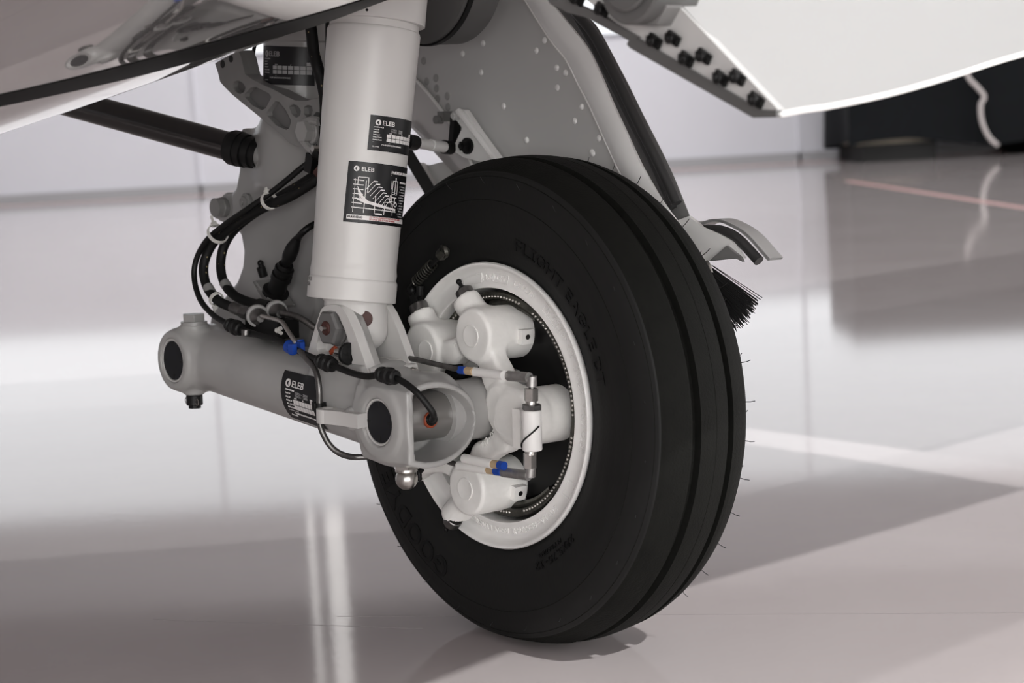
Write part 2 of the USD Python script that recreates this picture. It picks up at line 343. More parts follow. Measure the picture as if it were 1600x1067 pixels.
# added glowing panels beside and behind the camera, fill light for the gear
nm = '/World/window_4'; UsdGeom.Xform.Define(stage, nm); setd(stage.GetPrimAtPath(nm), kind='structure')
usdkit.mesh(stage, nm + '/pane', bx(XR + .1, XR + .13, -8, 9, 1.2, 4.6), MT['added_side_glow'])
nm = '/World/added_door_1'; UsdGeom.Xform.Define(stage, nm); setd(stage.GetPrimAtPath(nm), kind='structure')
usdkit.mesh(stage, nm + '/added_glow_panel', bx(-3.4, 7, YF - .15, YF - .1, 0, 2.7), MT['added_front_glow'])
for i, c in enumerate([aty(303, 140, YB)[0], 3.05]):
    struct(f'trim_{i + 1}', bx(c - .014, c + .014, YB - .03, YB, 0, WZ1), 'wall_paint')
struct('baseboard_back', bx(XL, XR, YB - .03, YB, 0, .09), 'wall_upper')
a, b = onz_pts = (np.array([-9.5, 15.35, 0]), np.array([12.5, 15.35, 0]))
single('floor_line', bx(a[0], b[0], 15.32, 15.48, 0, .0015), 'red_line', 'thin red safety line painted along the foot of the far wall', 'floor marking', smooth=False)
def onz(px, py, z=0.):
    r = ray(px, py); return CAM + (z - CAM[2]) / r[2] * r
p, q = onz(1325, 283), onz(1640, 331); dd = unit(q - p); nn = np.array([-dd[1], dd[0], 0])
q2 = p + (q - p) * 1.25
v = np.array([p - nn * .032, q2 - nn * .032, q2 + nn * .032, p + nn * .032]); v = np.vstack([v, v + [0, 0, .0015]])
single('floor_line', (v, trimesh.convex.convex_hull(v).faces) if False else (np.array(trimesh.convex.convex_hull(v).vertices), np.array(trimesh.convex.convex_hull(v).faces)), 'red_line', 'faded red line on the floor slanting in front of the covered crates', 'floor marking', smooth=False)

def joint(i, p, q, w):
    p, q = onz(*p), onz(*q); d_ = unit(q - p); e_ = np.array([-d_[1], d_[0], 0]) * w / 2; up_ = np.array([0, 0, .0002])
    v = np.array([p - e_, q - e_, q + e_, p + e_]); v = np.vstack([v, v + up_]); h_ = trimesh.convex.convex_hull(v); struct(f'trim_{i}', (np.array(h_.vertices), np.array(h_.faces)), 'joint')
joint(3, (527, 963), (1640, 957.5), .0011); joint(4, (240, 968), (660, 982), .0010)

# ------------------------------------------------------------------ covered crates at right, far back
t = Thing('covered_crate', 'large crate under a dark fabric cover, raised on skids by the far wall', 'crate')
c0 = onz(1331, 256); X0, Y0 = c0[0], c0[1]
g = []
nx = 40; zs = np.linspace(.16, 1.7, 12); prof = []
per = [(X0 + s, Y0) for s in np.linspace(0, 5.2, 60)] + [(X0 + 5.2, Y0 + s) for s in np.linspace(.1, 1.3, 8)] + [(X0 + 5.2 - s, Y0 + 1.3) for s in np.linspace(.1, 5.2, 30)] + [(X0, Y0 + 1.3 - s) for s in np.linspace(.1, 1.2, 8)]
per = np.array(per); cen = per.mean(0); s_ = np.arange(len(per))
for z in zs:
    am = .05 * (1 - (z - .16) / 1.7) ; off = am * np.sin(s_ * .9) + am * .6 * np.sin(s_ * .37 + 2); d = unit2 = (per - cen) / np.linalg.norm(per - cen, axis=1, keepdims=True)
    g.append(np.column_stack([per + d * off[:, None], np.full(len(per), z) + (.05 * np.sin(s_ * .31) if z == zs[0] else 0)]))
v = np.vstack(g + [np.array([[cen[0], cen[1], 1.72]])]); m_ = len(per); f = []
for i in range(len(zs) - 1):
    for j in range(m_): a_, b_ = i * m_ + j, i * m_ + (j + 1) % m_; f += [(a_, b_, b_ + m_), (a_, b_ + m_, a_ + m_)]
for j in range(m_): f.append(((len(zs) - 1) * m_ + j, (len(zs) - 1) * m_ + (j + 1) % m_, len(v) - 1))
t.part('cover', (v, np.array(f)), 'crate_cover', smooth=60)
for k, (xx, w) in enumerate([(.12, .7), (1.75, .9), (3.4, .8)]):
    t.part('skid', bx(X0 + xx, X0 + xx + w, Y0 + .08, Y0 + 1.2, 0, .17), 'black_matte')
t.part('deck', bx(X0 + .05, X0 + 5.1, Y0 + .12, Y0 + 1.25, .17, .24), 'pallet', smooth=False)
t.done()
pts = [atd(x, y, 16.6) for x, y in [(1478, 95), (1490, 123), (1503, 137), (1515, 152), (1510, 165), (1513, 190), (1524, 213), (1538, 226)]]
pts = [np.array([p_[0], Y0 - .10, p_[2]]) for p_ in pts]
single('cord', tube(spline(pts, 4), .021, 8), 'cord', 'pale cord hanging down the front of the dark crate cover', 'cord')

# ------------------------------------------------------------------ airframe: belly, wing, flap
def belly_z(x, y):
    zl = .609 + .262 * (x + .504) + .06 * max(0, x + .504) ** 2 if x >= -.6 else .609 + .262 * (-.6 + .504) + (x + .6) * .20
    q = max(-1.9632 + 1.70 - .05 * (x + .3) - y, 0); return zl + .36 * q * q + .12 * q ** 3
def on_belly(px, py):
    r = ray(px, py); d = .7
    for _ in range(600):
        p = CAM + r * d
        if p[2] > belly_z(p[0], p[1]): break
        d += .002
    return CAM + r * min(d, 1.69)
def belly():
    # shell swept along x: lowest (limb) line, a rise towards the photographer cut off aft at u = -.31, a tighter curl away from him
    xs = np.concatenate([np.linspace(-2.2, .06, 64), .06 + .05 * np.sin(np.linspace(.2, 1.5, 6))]); rows = []
    for x in xs:
        zl = .609 + .262 * (x + .504) + .06 * max(0, x + .504) ** 2
        if x > .06: zl += .05 * (1 - math.sqrt(max(0, 1 - ((x - .06) / .0501) ** 2)))
        if x < -.6: zl = .609 + .262 * (-.6 + .504) + (x + .6) * .20
        yl = -1.9632 + 1.70 - .05 * (x + .3); sm = min(max(yl - (-.66 + .649 * x) / .761, .05), .85); sec = []
        for q in np.linspace(sm, 0, 44): sec.append((yl - q, zl + .36 * q * q + .12 * q ** 3))         # near side
        for q in np.linspace(.02, 1, 26): th = q * 1.45; sec.append((yl + .16 * math.sin(th), zl + .16 * (1 - math.cos(th))))
        top = [(y_ - .02 * (k_ > 44), z_ + .045) for k_, (y_, z_) in list(enumerate(sec))[::-1]]
        rows.append([(x, a_, b_) for a_, b_ in sec + top])
    v = np.array(rows); nA, nB = v.shape[:2]; v = v.reshape(-1, 3); f = []
    for i in range(nA - 1):
        for j in range(nB): a_, b_ = i * nB + j, i * nB + (j + 1) % nB; f += [(a_, a_ + nB, b_ + nB), (a_, b_ + nB, b_)]
    h = nB // 2
    for e in (0, nA - 1):
        for j in range(h - 1): a_, b_, c_, d_ = e * nB + j, e * nB + j + 1, e * nB + nB - 2 - j, e * nB + nB - 1 - j; f += [(a_, b_, c_), (a_, c_, d_)] if e == 0 else [(a_, c_, b_), (a_, d_, c_)]
    return v, np.array(f)[:, ::-1]
t = Thing('aircraft_body', 'mirror-polished aircraft belly curving across the upper left, reflecting the landing gear', 'aircraft')
t.part('belly', belly(), 'belly_paint', smooth=50, label='mirror-polished curved belly')
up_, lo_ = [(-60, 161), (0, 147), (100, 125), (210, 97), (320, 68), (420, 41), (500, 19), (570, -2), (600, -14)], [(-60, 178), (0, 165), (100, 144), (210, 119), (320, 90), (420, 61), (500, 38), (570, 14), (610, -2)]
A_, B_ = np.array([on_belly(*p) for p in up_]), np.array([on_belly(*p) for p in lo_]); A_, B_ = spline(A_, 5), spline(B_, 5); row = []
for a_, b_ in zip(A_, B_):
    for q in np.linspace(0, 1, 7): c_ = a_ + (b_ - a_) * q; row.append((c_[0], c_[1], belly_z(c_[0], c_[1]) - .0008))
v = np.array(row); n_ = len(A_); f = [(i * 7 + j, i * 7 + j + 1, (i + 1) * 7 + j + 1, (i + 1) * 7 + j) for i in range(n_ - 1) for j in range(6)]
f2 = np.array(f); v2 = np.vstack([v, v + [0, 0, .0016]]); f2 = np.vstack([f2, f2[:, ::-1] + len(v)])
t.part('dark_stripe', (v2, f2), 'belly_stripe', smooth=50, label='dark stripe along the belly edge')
def uvz(poly, z0, z1):
    return prism(Polygon(poly), (0, 0, 0), U, -n0, z0, z1) if False else (lambda v, f: (np.column_stack([(v[:, :1] * U + v[:, 1:2] * n0)[:, :2], v[:, 2]]), f))(*arr(trimesh.creation.extrude_polygon(Polygon(poly), z1 - z0, engine='earcut').apply_translation((0, 0, z0))))
t.part('wing_skin', uvz([(-.85, 1.25), (-.85, .33), (-.75, .285), (-.49, .27), (-.49, -.86), (1.15, -.86), (1.6, -.2), (1.6, 1.25)], .835, .93), 'wing_paint', smooth=False)
t.part('wing_skin', uvz([(-.62, -.97), (-.62, -4.5), (.9, -4.5), (1.0, -.97)], .86, .99), 'wing_paint', smooth=False)
# round fairing of the wheel well, seen behind the strut's head
c = on(668, -52, -.02)
t.part('well_fairing', lathe([(-.05, 0), (-.05, .085), (-.045, .092), (0, .094), (.008, .092), (.014, .084), (.018, .05), (.02, 0)], c, (0, 1, 0), 64), 'well_grey', gear=True, label='dark grey round well fairing')
t.part('well_fairing_rim', lathe([(-.003, .0925), (-.003, .0955), (.004, .0955), (.004, .0925)], c, (0, 1, 0), 64), 'black', gear=True)
t.part('well_post', obox(c + [0, -.04, .18], (1, 0, 0), (0, 1, 0), (0, 0, 1), .10, .04, .25), 'well_grey', gear=True)
t.done()

# the lowered flap: wedge section swept outboard along a bent trailing edge
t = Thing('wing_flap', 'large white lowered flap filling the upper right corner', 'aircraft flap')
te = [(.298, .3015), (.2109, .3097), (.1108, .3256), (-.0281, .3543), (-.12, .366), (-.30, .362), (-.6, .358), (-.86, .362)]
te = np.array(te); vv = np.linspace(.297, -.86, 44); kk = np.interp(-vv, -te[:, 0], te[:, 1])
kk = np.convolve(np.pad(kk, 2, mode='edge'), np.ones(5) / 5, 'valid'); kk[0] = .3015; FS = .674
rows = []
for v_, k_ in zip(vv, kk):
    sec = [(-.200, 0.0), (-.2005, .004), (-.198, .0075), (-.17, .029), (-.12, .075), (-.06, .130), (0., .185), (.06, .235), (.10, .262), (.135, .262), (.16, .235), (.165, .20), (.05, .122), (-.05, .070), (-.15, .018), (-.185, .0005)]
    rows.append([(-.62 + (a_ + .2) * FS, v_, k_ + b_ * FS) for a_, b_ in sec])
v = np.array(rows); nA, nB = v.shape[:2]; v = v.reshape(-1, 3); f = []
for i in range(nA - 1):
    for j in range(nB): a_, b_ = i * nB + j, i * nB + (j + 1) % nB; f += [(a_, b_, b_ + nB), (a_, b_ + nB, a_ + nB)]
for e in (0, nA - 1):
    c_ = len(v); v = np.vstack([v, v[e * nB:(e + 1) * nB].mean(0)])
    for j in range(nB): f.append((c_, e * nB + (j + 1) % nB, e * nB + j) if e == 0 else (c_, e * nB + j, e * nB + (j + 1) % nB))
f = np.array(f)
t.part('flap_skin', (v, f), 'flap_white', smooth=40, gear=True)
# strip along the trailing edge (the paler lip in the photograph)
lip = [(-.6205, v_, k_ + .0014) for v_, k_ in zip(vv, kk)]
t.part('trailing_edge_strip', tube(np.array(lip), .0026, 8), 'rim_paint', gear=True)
# end rib with its flange, nut plates and hinge drum
VR = .2985
def R2(p): return on(p[0], p[1], VR)[[0, 2]]
def rprism(pts, v0, v1, r=0.):
    P = Polygon([R2(p) for p in pts]); P = P.buffer(-r).buffer(2 * r).buffer(-r) if r else P
    return prism(P, (0, 0, 0), np.array([1., 0, 0]), np.array([0, 0, 1.]), -v1, -v0)
t.part('end_rib', rprism([(1053, 0), (1216, 170), (1219, 180), (1190, 178), (1002, 62), (985, 52), (880, -30), (1010, -50)], VR - .007, VR + .001), 'door_skin', gear=True, label='grey end rib of the flap')
t.part('rib_flange', rprism([(1002, 61), (1192, 171), (1218, 172), (1218, 183), (1181, 184), (990, 76), (984, 70), (986, 64)], VR - .004, VR + .0035), 'well_grey', gear=True, label='dark edge flange')
t.part('rib_flange', rprism([(990, 65), (919, 27), (891, 20), (864, 6), (850, -20), (880, -20), (889, 0), (952, 29), (1004, 59)], VR - .004, VR + .0035), 'well_grey', gear=True, label='dark edge flange')
def nutplate(px, py, sc=1.):
    c = on(px, py, VR + .002); d = unit(np.array([.85, 0, .53]))
    e = np.cross([0, 1, 0], d)
    m = cat(obox(np.array([0, .0022, 0]), d, (0, 1, 0), e, .019 * sc, .0045, .011 * sc), cyl((0, .003, 0), (0, .011, 0), .0062 * sc, 16, ch=.0015), ball(np.array([0, .011, 0]), .0032 * sc, 2), cyl(d * .0075 + [0, .003, 0], d * .0075 + [0, .0065, 0], .0025, 10), cyl(-d * .0075 + [0, .003, 0], -d * .0075 + [0, .0065, 0], .0025, 10))
    return c + m[0] * .74, m[1]
for px, py in [(1025, 64), (1054, 60), (1075, 92), (1102, 88), (1129, 122), (1155, 121), (1184, 156), (943, 15), (962, 10), (905, -2)]:
    t.part('nut_plate', nutplate(px, py), 'black', gear=True)
c = on(1010, -28, VR + .012)
t.part('hinge_drum', cat(cyl(c + [0, -.03, 0], c + [0, .02, 0], .034, 40, ch=.002), cyl(c + [0, .02, 0], c + [0, .025, 0], .024, 32, ch=.0015)), 'well_grey', gear=True, label='dark round hinge fitting')
a_, b_ = on(1062, 0, VR + .012), on(1205, 163, VR + .012)
t.part('hinge_lug', rprism([(1030, -40), (1066, -8), (1066, 12), (1050, 40), (1005, 40), (985, 20)], VR, VR + .018, .003), 'bracket_grey', gear=True)
t.done()

# ------------------------------------------------------------------ gear door with its seals, behind the wheel
t = Thing('gear_door', 'riveted grey landing gear door hanging behind the wheel, rubber seal along its edge', 'aircraft door')
VD = -.13
def D(px, py, v=VD): return on(px, py, v)
E0 = [(805, -24), (858, 60), (884, 93), (901, 127), (921, 166), (943, 215), (966, 265), (990, 310), (1015, 350)]
E1 = [(833, -40), (862, 5), (911, 66), (933, 105), (957, 161), (982, 215), (1003, 260), (1033, 312), (1062, 352)]
E2 = [(890, -20), (916, 24), (933, 46), (957, 90), (979, 132), (1004, 183), (1043, 260), (1068, 320), (1079, 346), (1088, 351)]
skin_px = E0 + [(1010, 420), (860, 420), (760, 300), (715, 240), (640, 120), (625, 60), (640, -30)]
P = Polygon([D(*p)[[0, 2]] for p in skin_px])
t.part('skin_panel', prism(P, (0, 0, 0), np.array([1., 0, 0]), np.array([0, 0, 1.]), -VD, -VD + .004), 'door_skin', gear=True)
def ribbon(A, va, Bq, vb, th=.003, per=6):
    a = spline([D(*p, va) for p in A], per); b = spline([D(*p, vb) for p in Bq], per); n = min(len(a), len(b))
    ia = np.linspace(0, len(a) - 1, n).astype(int); ib = np.linspace(0, len(b) - 1, n).astype(int); a, b = a[ia], b[ib]
    m = (a + b) / 2 + [0, .006, 0]; v = []
    cols = [a, a * .7 + b * .3 + [0, .005, 0], a * .3 + b * .7 + [0, .005, 0], b, b - [0, th, 0], a - [0, th, 0]]
    v = np.stack(cols, 1); nA, nB = v.shape[:2]; v = v.reshape(-1, 3); f = []
    for i in range(nA - 1):
        for j in range(nB): p_, q_ = i * nB + j, i * nB + (j + 1) % nB; f += [(p_, q_, q_ + nB), (p_, q_ + nB, p_ + nB)]
    return v, np.array(f)
t.part('edge_flange', ribbon(E0, VD + .003, E1, VD + .004), 'door_edge', gear=True, smooth=60, label='pale rounded edge flange')
t.part('edge_bead', tube(spline([D(x, y, VD + .003) for x, y in E0], 5), .0013, 8), 'rim_paint', gear=True)
t.part('edge_channel', ribbon(E1, VD - .010, E2, VD - .014), 'well_grey', gear=True, smooth=60)
S1 = [((a_[0] * .62 + b_[0] * .38), (a_[1] * .62 + b_[1] * .38)) for a_, b_ in zip(E1, E2)]
S2 = [((a_[0] * .30 + b_[0] * .70), (a_[1] * .30 + b_[1] * .70)) for a_, b_ in zip(E1, E2)]
t.part('seal', tube(spline([D(x, y, VD - .004) for x, y in S2[:8]], 5), .0062, 12), 'seal_rubber', gear=True, label='black tube seal')
t.part('seal', tube(spline([D(x, y, VD - .006) for x, y in [(880, -20), (900, 24), (921, 60), (942, 100), (962, 140), (985, 186), (1020, 254), (1042, 305), (1052, 326)]], 5), .0050, 12), 'seal_rubber', gear=True, label='black tube seal')
lipE = E2 + [(1100, 346), (1115, 342), (1130, 344), (1144, 350), (1160, 359), (1175, 372), (1190, 389), (1203, 404)]
lp = spline([D(x, y, VD - .016) for x, y in lipE], 5)
def strip(line, v0, v1, dn, th):
    """band standing along v under a line in the (u, k) plane, th thick along dn."""
    l = np.asarray(line); a = l.copy(); a[:, 1] = v0; b = l.copy(); b[:, 1] = v1
    tang = np.gradient(l, axis=0); nrm = np.cross(tang, [0, 1., 0]); nrm /= np.linalg.norm(nrm, axis=1, keepdims=True); nrm *= dn * th
    v = np.stack([a, b, b + nrm, a + nrm], 1); nA, nB = v.shape[:2]; v = v.reshape(-1, 3); f = []
    for i in range(nA - 1):
        for j in range(nB): p_, q_ = i * nB + j, i * nB + (j + 1) % nB; f += [(p_, q_, q_ + nB), (p_, q_ + nB, p_ + nB)]
    return v, np.array(f)
t.part('outer_skin_edge', strip(lp, VD - .0195, VD - .014, 1, .003), 'flap_white', gear=True, smooth=60, label='thin white outer skin edge')
lp2 = spline([D(x, y, VD - .014) for x, y in lipE[8:]], 5)
t.part('lip_skin', strip(lp2, VD - .036, VD - .014, 1, .003), 'flap_white', gear=True, smooth=60, label='curled pale outer skin of the lip')
t.part('lip_seal', tube(spline([D(x, y, VD - .012) for x, y in [(1088, 360), (1102, 359), (1124, 360), (1142, 366), (1155, 375), (1168, 388), (1178, 399), (1186, 408)]], 5), .0060, 14), 'seal_rubber', gear=True, label='black tube seal under the curled lip')
PL = Polygon([D(*p)[[0, 2]] for p in [(1040, 350), (1072, 338), (1092, 354), (1120, 366), (1140, 378), (1150, 392), (1158, 404), (1112, 406), (1098, 409), (1075, 400)]])
t.part('lip_web', prism(PL, (0, 0, 0), np.array([1., 0, 0]), np.array([0, 0, 1.]), -VD + .004, -VD + .009), 'door_edge', gear=True, label='pale web under the lip')
PL = Polygon([D(*p)[[0, 2]] for p in [(1108, 408), (1135, 384), (1157, 402), (1160, 409), (1150, 404)]])
t.part('lip_gusset', prism(PL, (0, 0, 0), np.array([1., 0, 0]), np.array([0, 0, 1.]), -VD + .000, -VD + .004), 'bracket_grey', gear=True)
for px, py in [(884, 114), (871, 137), (909, 167), (898, 189), (936, 216), (925, 238), (913, 168 - 55), (851, 63), (838, 79), (755, 68), (723, 84), (752, 113), (787, 166), (823, 219), (933, 240), (926, 240), (848, 22), (870, 106), (815, 45), (776, 30)][:18]:
    if (px, py) in [(913, 113), (933, 240)]: continue
    c = D(px, py, VD); t.part('rivet', lathe([(-.001, .0042), (.0008, .0040), (.0020, .0026), (.0025, 0)], c, (0, 1, 0), 12), 'door_edge', gear=True, smooth=60)
for px, py in [(662, 95), (681, 122), (682, 138), (667, 127), (684, 154), (699, 150), (700, 167), (649, 100)]:
    c = D(px, py, VD); t.part('dimple', lathe([(-.001, .0058), (.0007, .0052), (.0010, .0040), (.0004, .0022), (.0004, 0)], c, (0, 1, 0), 14), 'grey_paint', gear=True, smooth=60)  # darker grey than the skin, painting in the shade of each dimple
# forward edge flange, raised ridge and the narrow outer strip
fe = [(628, 95), (645, 119), (670, 147), (700, 187), (730, 240), (752, 292), (770, 330)]
fo = [(560, 120), (590, 150), (618, 178), (648, 205), (680, 240), (712, 275), (740, 320)]
t.part('forward_flange', ribbon(fe, VD + .004, fo, VD - .03), 'door_skin', gear=True, smooth=60, label='sloping forward flange')
t.part('edge_bead', tube(spline([D(x, y, VD + .004) for x, y in fe], 5), .0022, 8), 'rim_paint', gear=True)
t.part('lower_panel', gprism([(600, 215), (640, 250), (655, 256), (672, 258), (690, 253), (705, 255), (722, 263), (745, 285), (752, 330), (640, 370), (655, 330), (668, 295)], VD - .06, VD - .052, VD - .052), 'door_edge', gear=True, label='pale lower panel with a wavy top edge')
t.part('channel', tube(np.array([D(655, 262, VD - .045), D(708, 360, VD - .045)]), .011, 14), 'door_skin', gear=True)
t.part('stay', cat(tube(np.array([D(618, 208, VD - .02), D(668, 292, VD - .02), D(720, 385, VD - .02)]), .0115, 4)), 'seal_rubber', gear=True, label='dark diagonal stay')
# lever plate and bolts
t.part('lever', gprism([(706, 178), (716, 170), (726, 172), (748, 205), (778, 246), (776, 256), (748, 252), (724, 246), (712, 238), (712, 222), (722, 200)], VD + .018, VD + .026, VD + .026, .001), 'door_edge', gear=True, label='triangular lever plate')
t.part('lever_rib', tube(np.array([D(716, 173, VD + .028), D(776, 252, VD + .028)]), .0045, 10), 'door_edge', gear=True)
c = D(732, 228, VD + .026); t.part('lever_bolt', cat(cyl(c, c + [0, .004, 0], .0105, 24), hexa(c + [0, .003, 0], c + [0, .012, 0], .0065), cyl(c + [0, .011, 0], c + [0, .015, 0], .003, 12)), 'black', gear=True)
c = D(715, 181, VD + .026); t.part('lever_bolt', cat(hexa(c, c + [0, .006, 0], .0065), cyl(c + [0, .005, 0], c + [0, .009, 0], .0035, 12)), 'door_skin', gear=True, label='grey pivot bolt')
c = D(698, 182, VD + .01); t.part('catch_block', cat(obox(c, (1, 0, 0), (0, 1, 0), (0, 0, 1), .014, .02, .013), cyl(c + [.004, .005, -.004], c + [.004, .016, -.004], .0055, 14)), 'bracket_grey', gear=True)
t.part('lever_link', obox((D(711, 203, VD + .012)), D(712, 190, VD) - D(709, 226, VD), (0, 1, 0), np.cross(D(712, 190, VD) - D(709, 226, VD), (0, 1, 0)), .032, .012, .009), 'black', gear=True)
t.done()
t = Thing('door_rod', 'short pale tie rod from the strut across to the gear door lever', 'rod')
a_, b_ = D(634, 221, .0), D(704, 231, VD + .02)
L = b_ - a_
t.part('rod', cat(cyl(a_ + L * .18, a_ + L * .55, .0068, 16), cyl(a_ + L * .53, a_ + L * .60, .0077, 16, ch=.001), cyl(a_ + L * .58, a_ + L * .88, .0074, 16)), 'door_edge', gear=True)
t.part('collar', cyl(a_ + L * .0, a_ + L * .2, .0098, 16, ch=.001), 'black', gear=True)
t.part('collar', cyl(a_ + L * .84, a_ + L * 1.0, .0090, 16, ch=.001), 'black', gear=True)
t.done()
# bristle brush under the door's lip
t = Thing('bristle_brush', 'black bristle brush poking out behind the tyre below the door lip', 'brush')
c = D(1095, 425, VD); br = []
dirm = on(1158, 492, VD) - on(1100, 420, VD); dm = unit(dirm); sd = np.cross(dm, (0, 1, 0))
for i in range(420):
    s1, s2 = rng.uniform(-1, 1), rng.uniform(-1, 1)
    base = c + sd * s1 * .010 + np.array([0, s2 * .012, 0]); ln = .072 + rng.normal(0, .002)
    d_ = unit(dm + sd * (s1 * .20 - .02 + rng.normal(0, .02)) + np.array([0, s2 * .2, 0]))
    br.append(tube(np.array([base, base + d_ * ln]), .00045, 4, caps=False))
for e1, e2 in [((1118, 430), (1182, 472)), ((1116, 432), (1176, 478)), ((1116, 434), (1173, 482))]:
    br.append(tube(np.array([D(*e1), D(*e2)]), .0004, 4, caps=False))
t.part('bristles', cat(*br), 'black_matte', gear=True, kind='stuff', smooth=False)
t.part('holder', cat(cyl(c - dm * .02, c + dm * .006, .013, 16), tube(np.array([D(1104, 408), D(1108, 414), D(1112, 424), D(1100, 426)]), .002, 6)), 'steel', gear=True)
t.done()

# ------------------------------------------------------------------ main wheel: tyre, rim, lettering
t = Thing('main_wheel', 'black aircraft tyre on a white painted rim, standing on the glossy floor', 'wheel')
half = [(.054, .150), (.060, .158), (.0655, .166), (.0715, .182), (.0750, .200), (.0762, .216), (.0755, .230), (.0730, .244), (.0695, .2545), (.0662, .2615), (.0645, .2632), (.060, .2668), (.050, .2718), (.040, .2755), (.0345, .2770), (.0335, .2770), (.0325, .2700), (.0225, .2705), (.0215, .2782), (.012, .2792), (.0006, .2797), (.0, .2791), (-.0006, .2797), (-.010, .2792), (-.0190, .2784), (-.0200, .2705), (-.0275, .2700), (-.0285, .2773), (-.036, .2765), (-.046, .2735), (-.056, .2688), (-.0662, .2610), (-.073, .244), (-.0755, .230), (-.0762, .216), (-.075, .2), (-.0655, .166), (-.06, .158), (-.054, .15)]
dense = []
for a_, b_ in zip(half[:-1], half[1:]):
    for q in np.linspace(0, 1, 3, endpoint=False): dense.append((a_[0] + (b_[0] - a_[0]) * q, a_[1] + (b_[1] - a_[1]) * q))
dense.append(half[-1])
def tyre_v(r):
    hh = np.array(half[:15]); return np.interp(r, hh[:, 1], hh[:, 0])
def squash(v):
    v = W(v); low = v[:, 2] < .012
    z = v[:, 2]; z2 = np.where(z < .012, .0015 + .0105 * np.exp((z - .012) / .0105), z); v[:, 2] = z2
    return v
sv, sf = lathe(dense, (0, 0, 0), (0, 1, 0), 220); sv = squash(sv)
# sidewall and tread are two rubbers on one tyre: the tread is its own part
fc = sv[sf].mean(1); 
side = [i for i, q in enumerate(dense) if q[1] <= .2634 and (q[0] > .06 or q[0] < -.06)]
ring_i = (sf // 220).min(1); n_in = max(i for i, q in enumerate(dense) if q[0] > .0640); n_out = min(i for i, q in enumerate(dense) if q[0] < -.0655)
tread = (ring_i >= n_in) & (ring_i < n_out)
tp = t.part('tyre', (sv, sf[~tread][:, ::-1]), 'rubber', smooth=40)
t.part('tread', (sv, sf[tread][:, ::-1]), 'rubber_tread', parent=tp, smooth=25)
def arc_text(s, r0, h, deg0, m, name='lettering', bold=True, depth=.0012, stretch=1., surf=tyre_v, lift=0.0002, flip=False, lab=None):
    v, f = text(s, h, depth, bold); 
    r = r0 + v[:, 1]; ph = np.radians(deg0) - v[:, 0] * stretch / (r0 + h / 2)
    if flip: r = r0 + h - v[:, 1]; ph = np.radians(deg0) + v[:, 0] * stretch / (r0 + h / 2)
    vv_ = surf(r) + v[:, 2] + lift - depth * .4
    return np.column_stack([-r * np.cos(ph), vv_, r * np.sin(ph)]), f
tl = lambda *a, **k: t.part('lettering', (lambda m: (squash(m[0]), m[1]))(arc_text(*a, **k)), 'rubber_letter', parent=tp, smooth=30, label='moulded lettering')
tl('GOODYEAR', .2055, .0225, -111, 0, stretch=1.22)
tl('FLIGHT EAGLE DT', .184, .0130, 74, 0, stretch=1.32)
tl('22X5.75-12', .1835, .0080, -43, 0, stretch=1.15)
tl('PLY RATING', .1745, .0048, -50, 0, stretch=1.1)
# fine moulded rings
for r_ in (.232, .2575): t.part('mould_line', lathe([(tyre_v(r_ - .0004), r_ - .0004), (tyre_v(r_) + .0005, r_), (tyre_v(r_ + .0004), r_ + .0004)], (0, 0, 0), (0, 1, 0), 160), 'rubber_tread', parent=tp, gear=True)
hairs = []
for v_, offs in ((-.0715, 0), (.0715, 6)):
    for k_ in range(26):
        ph = math.radians(k_ * 360 / 26 + offs); r_ = .249
        p0 = np.array([-r_ * math.cos(ph), v_, r_ * math.sin(ph)]); d_ = unit([-math.cos(ph) * .8, .8 * np.sign(v_), math.sin(ph) * .8]) 
        hairs.append(tube(np.array([p0 - d_ * .001, p0 + d_ * .005, p0 + d_ * .008 + np.array([.001, 0, .002])]), .00042, 4))
for k_ in range(40):
    ph = math.radians(k_ * 9 + 3); r_ = .2655; p0 = np.array([-r_ * math.cos(ph), -.0605, r_ * math.sin(ph)]); d_ = unit([-math.cos(ph), -.35, math.sin(ph)])
    if math.sin(ph) > -.8: hairs.append(tube(np.array([p0 - d_ * .001, p0 + d_ * .006, p0 + d_ * .011 + np.array([0, 0, .001])]), .00042, 4))
t.part('vent_hairs', cat(*hairs), 'hair', parent=tp, gear=True, smooth=False, kind='stuff')
# rim
rimp = [(.030, .1500), (.0500, .1535), (.0600, .1580), (.0650, .1618), (.0690, .1625), (.0712, .1610), (.0712, .1590), (.0695, .1572), (.0660, .1555), (.0625, .1535), (.0610, .1500), (.0608, .1440), (.0625, .1385), (.0640, .1355), (.0635, .1332), (.0610, .1322), (.0300, .1318), (-.0500, .1300), (-.0600, .1300), (-.0650, .162), (-.06, .164), (-.03, .15)]
rp = t.part('rim', lathe(rimp, (0, 0, 0), (0, 1, 0), 160), 'rim_paint', gear=True, smooth=50, label='white painted rim')
rs = lambda r: np.interp(r, [.1330, .1355, .1385, .1440, .1500], [.0635, .0640, .0625, .0608, .0610])
def rl(s, r0, h, deg, st=1.15):
    t.part('lettering', arc_text(s, r0, h, deg, 0, bold=False, depth=.0010, stretch=st, surf=rs), 'rim_paint', parent=rp, gear=True, label='raised casting marks')
rl('1160', .1415, .0062, 98); rl('CRC', .1415, .0058, 87); rl('AOC1169-02', .1415, .0062, 52); rl('INNER', .1415, .0062, 22); rl('FTSO-C26C', .1415, .0058, 6); rl('12X4.75', .1415, .0058, 76)
rl('10-AA-ASSY', .1395, .0066, -46); rl('WHL ASSY LINER 1169', .1395, .0066, -72)
def arc_frame(r0, r1, d0, d1):
    a = np.radians(np.linspace(d0, d1, 14)); pts = [(r1, q) for q in a] + [(r0, q) for q in a[::-1]] + [(r1, a[0])]
    return tube(np.array([(-r * math.cos(q), rs(r) + .0003, r * math.sin(q)) for r, q in pts]), .0005, 5)
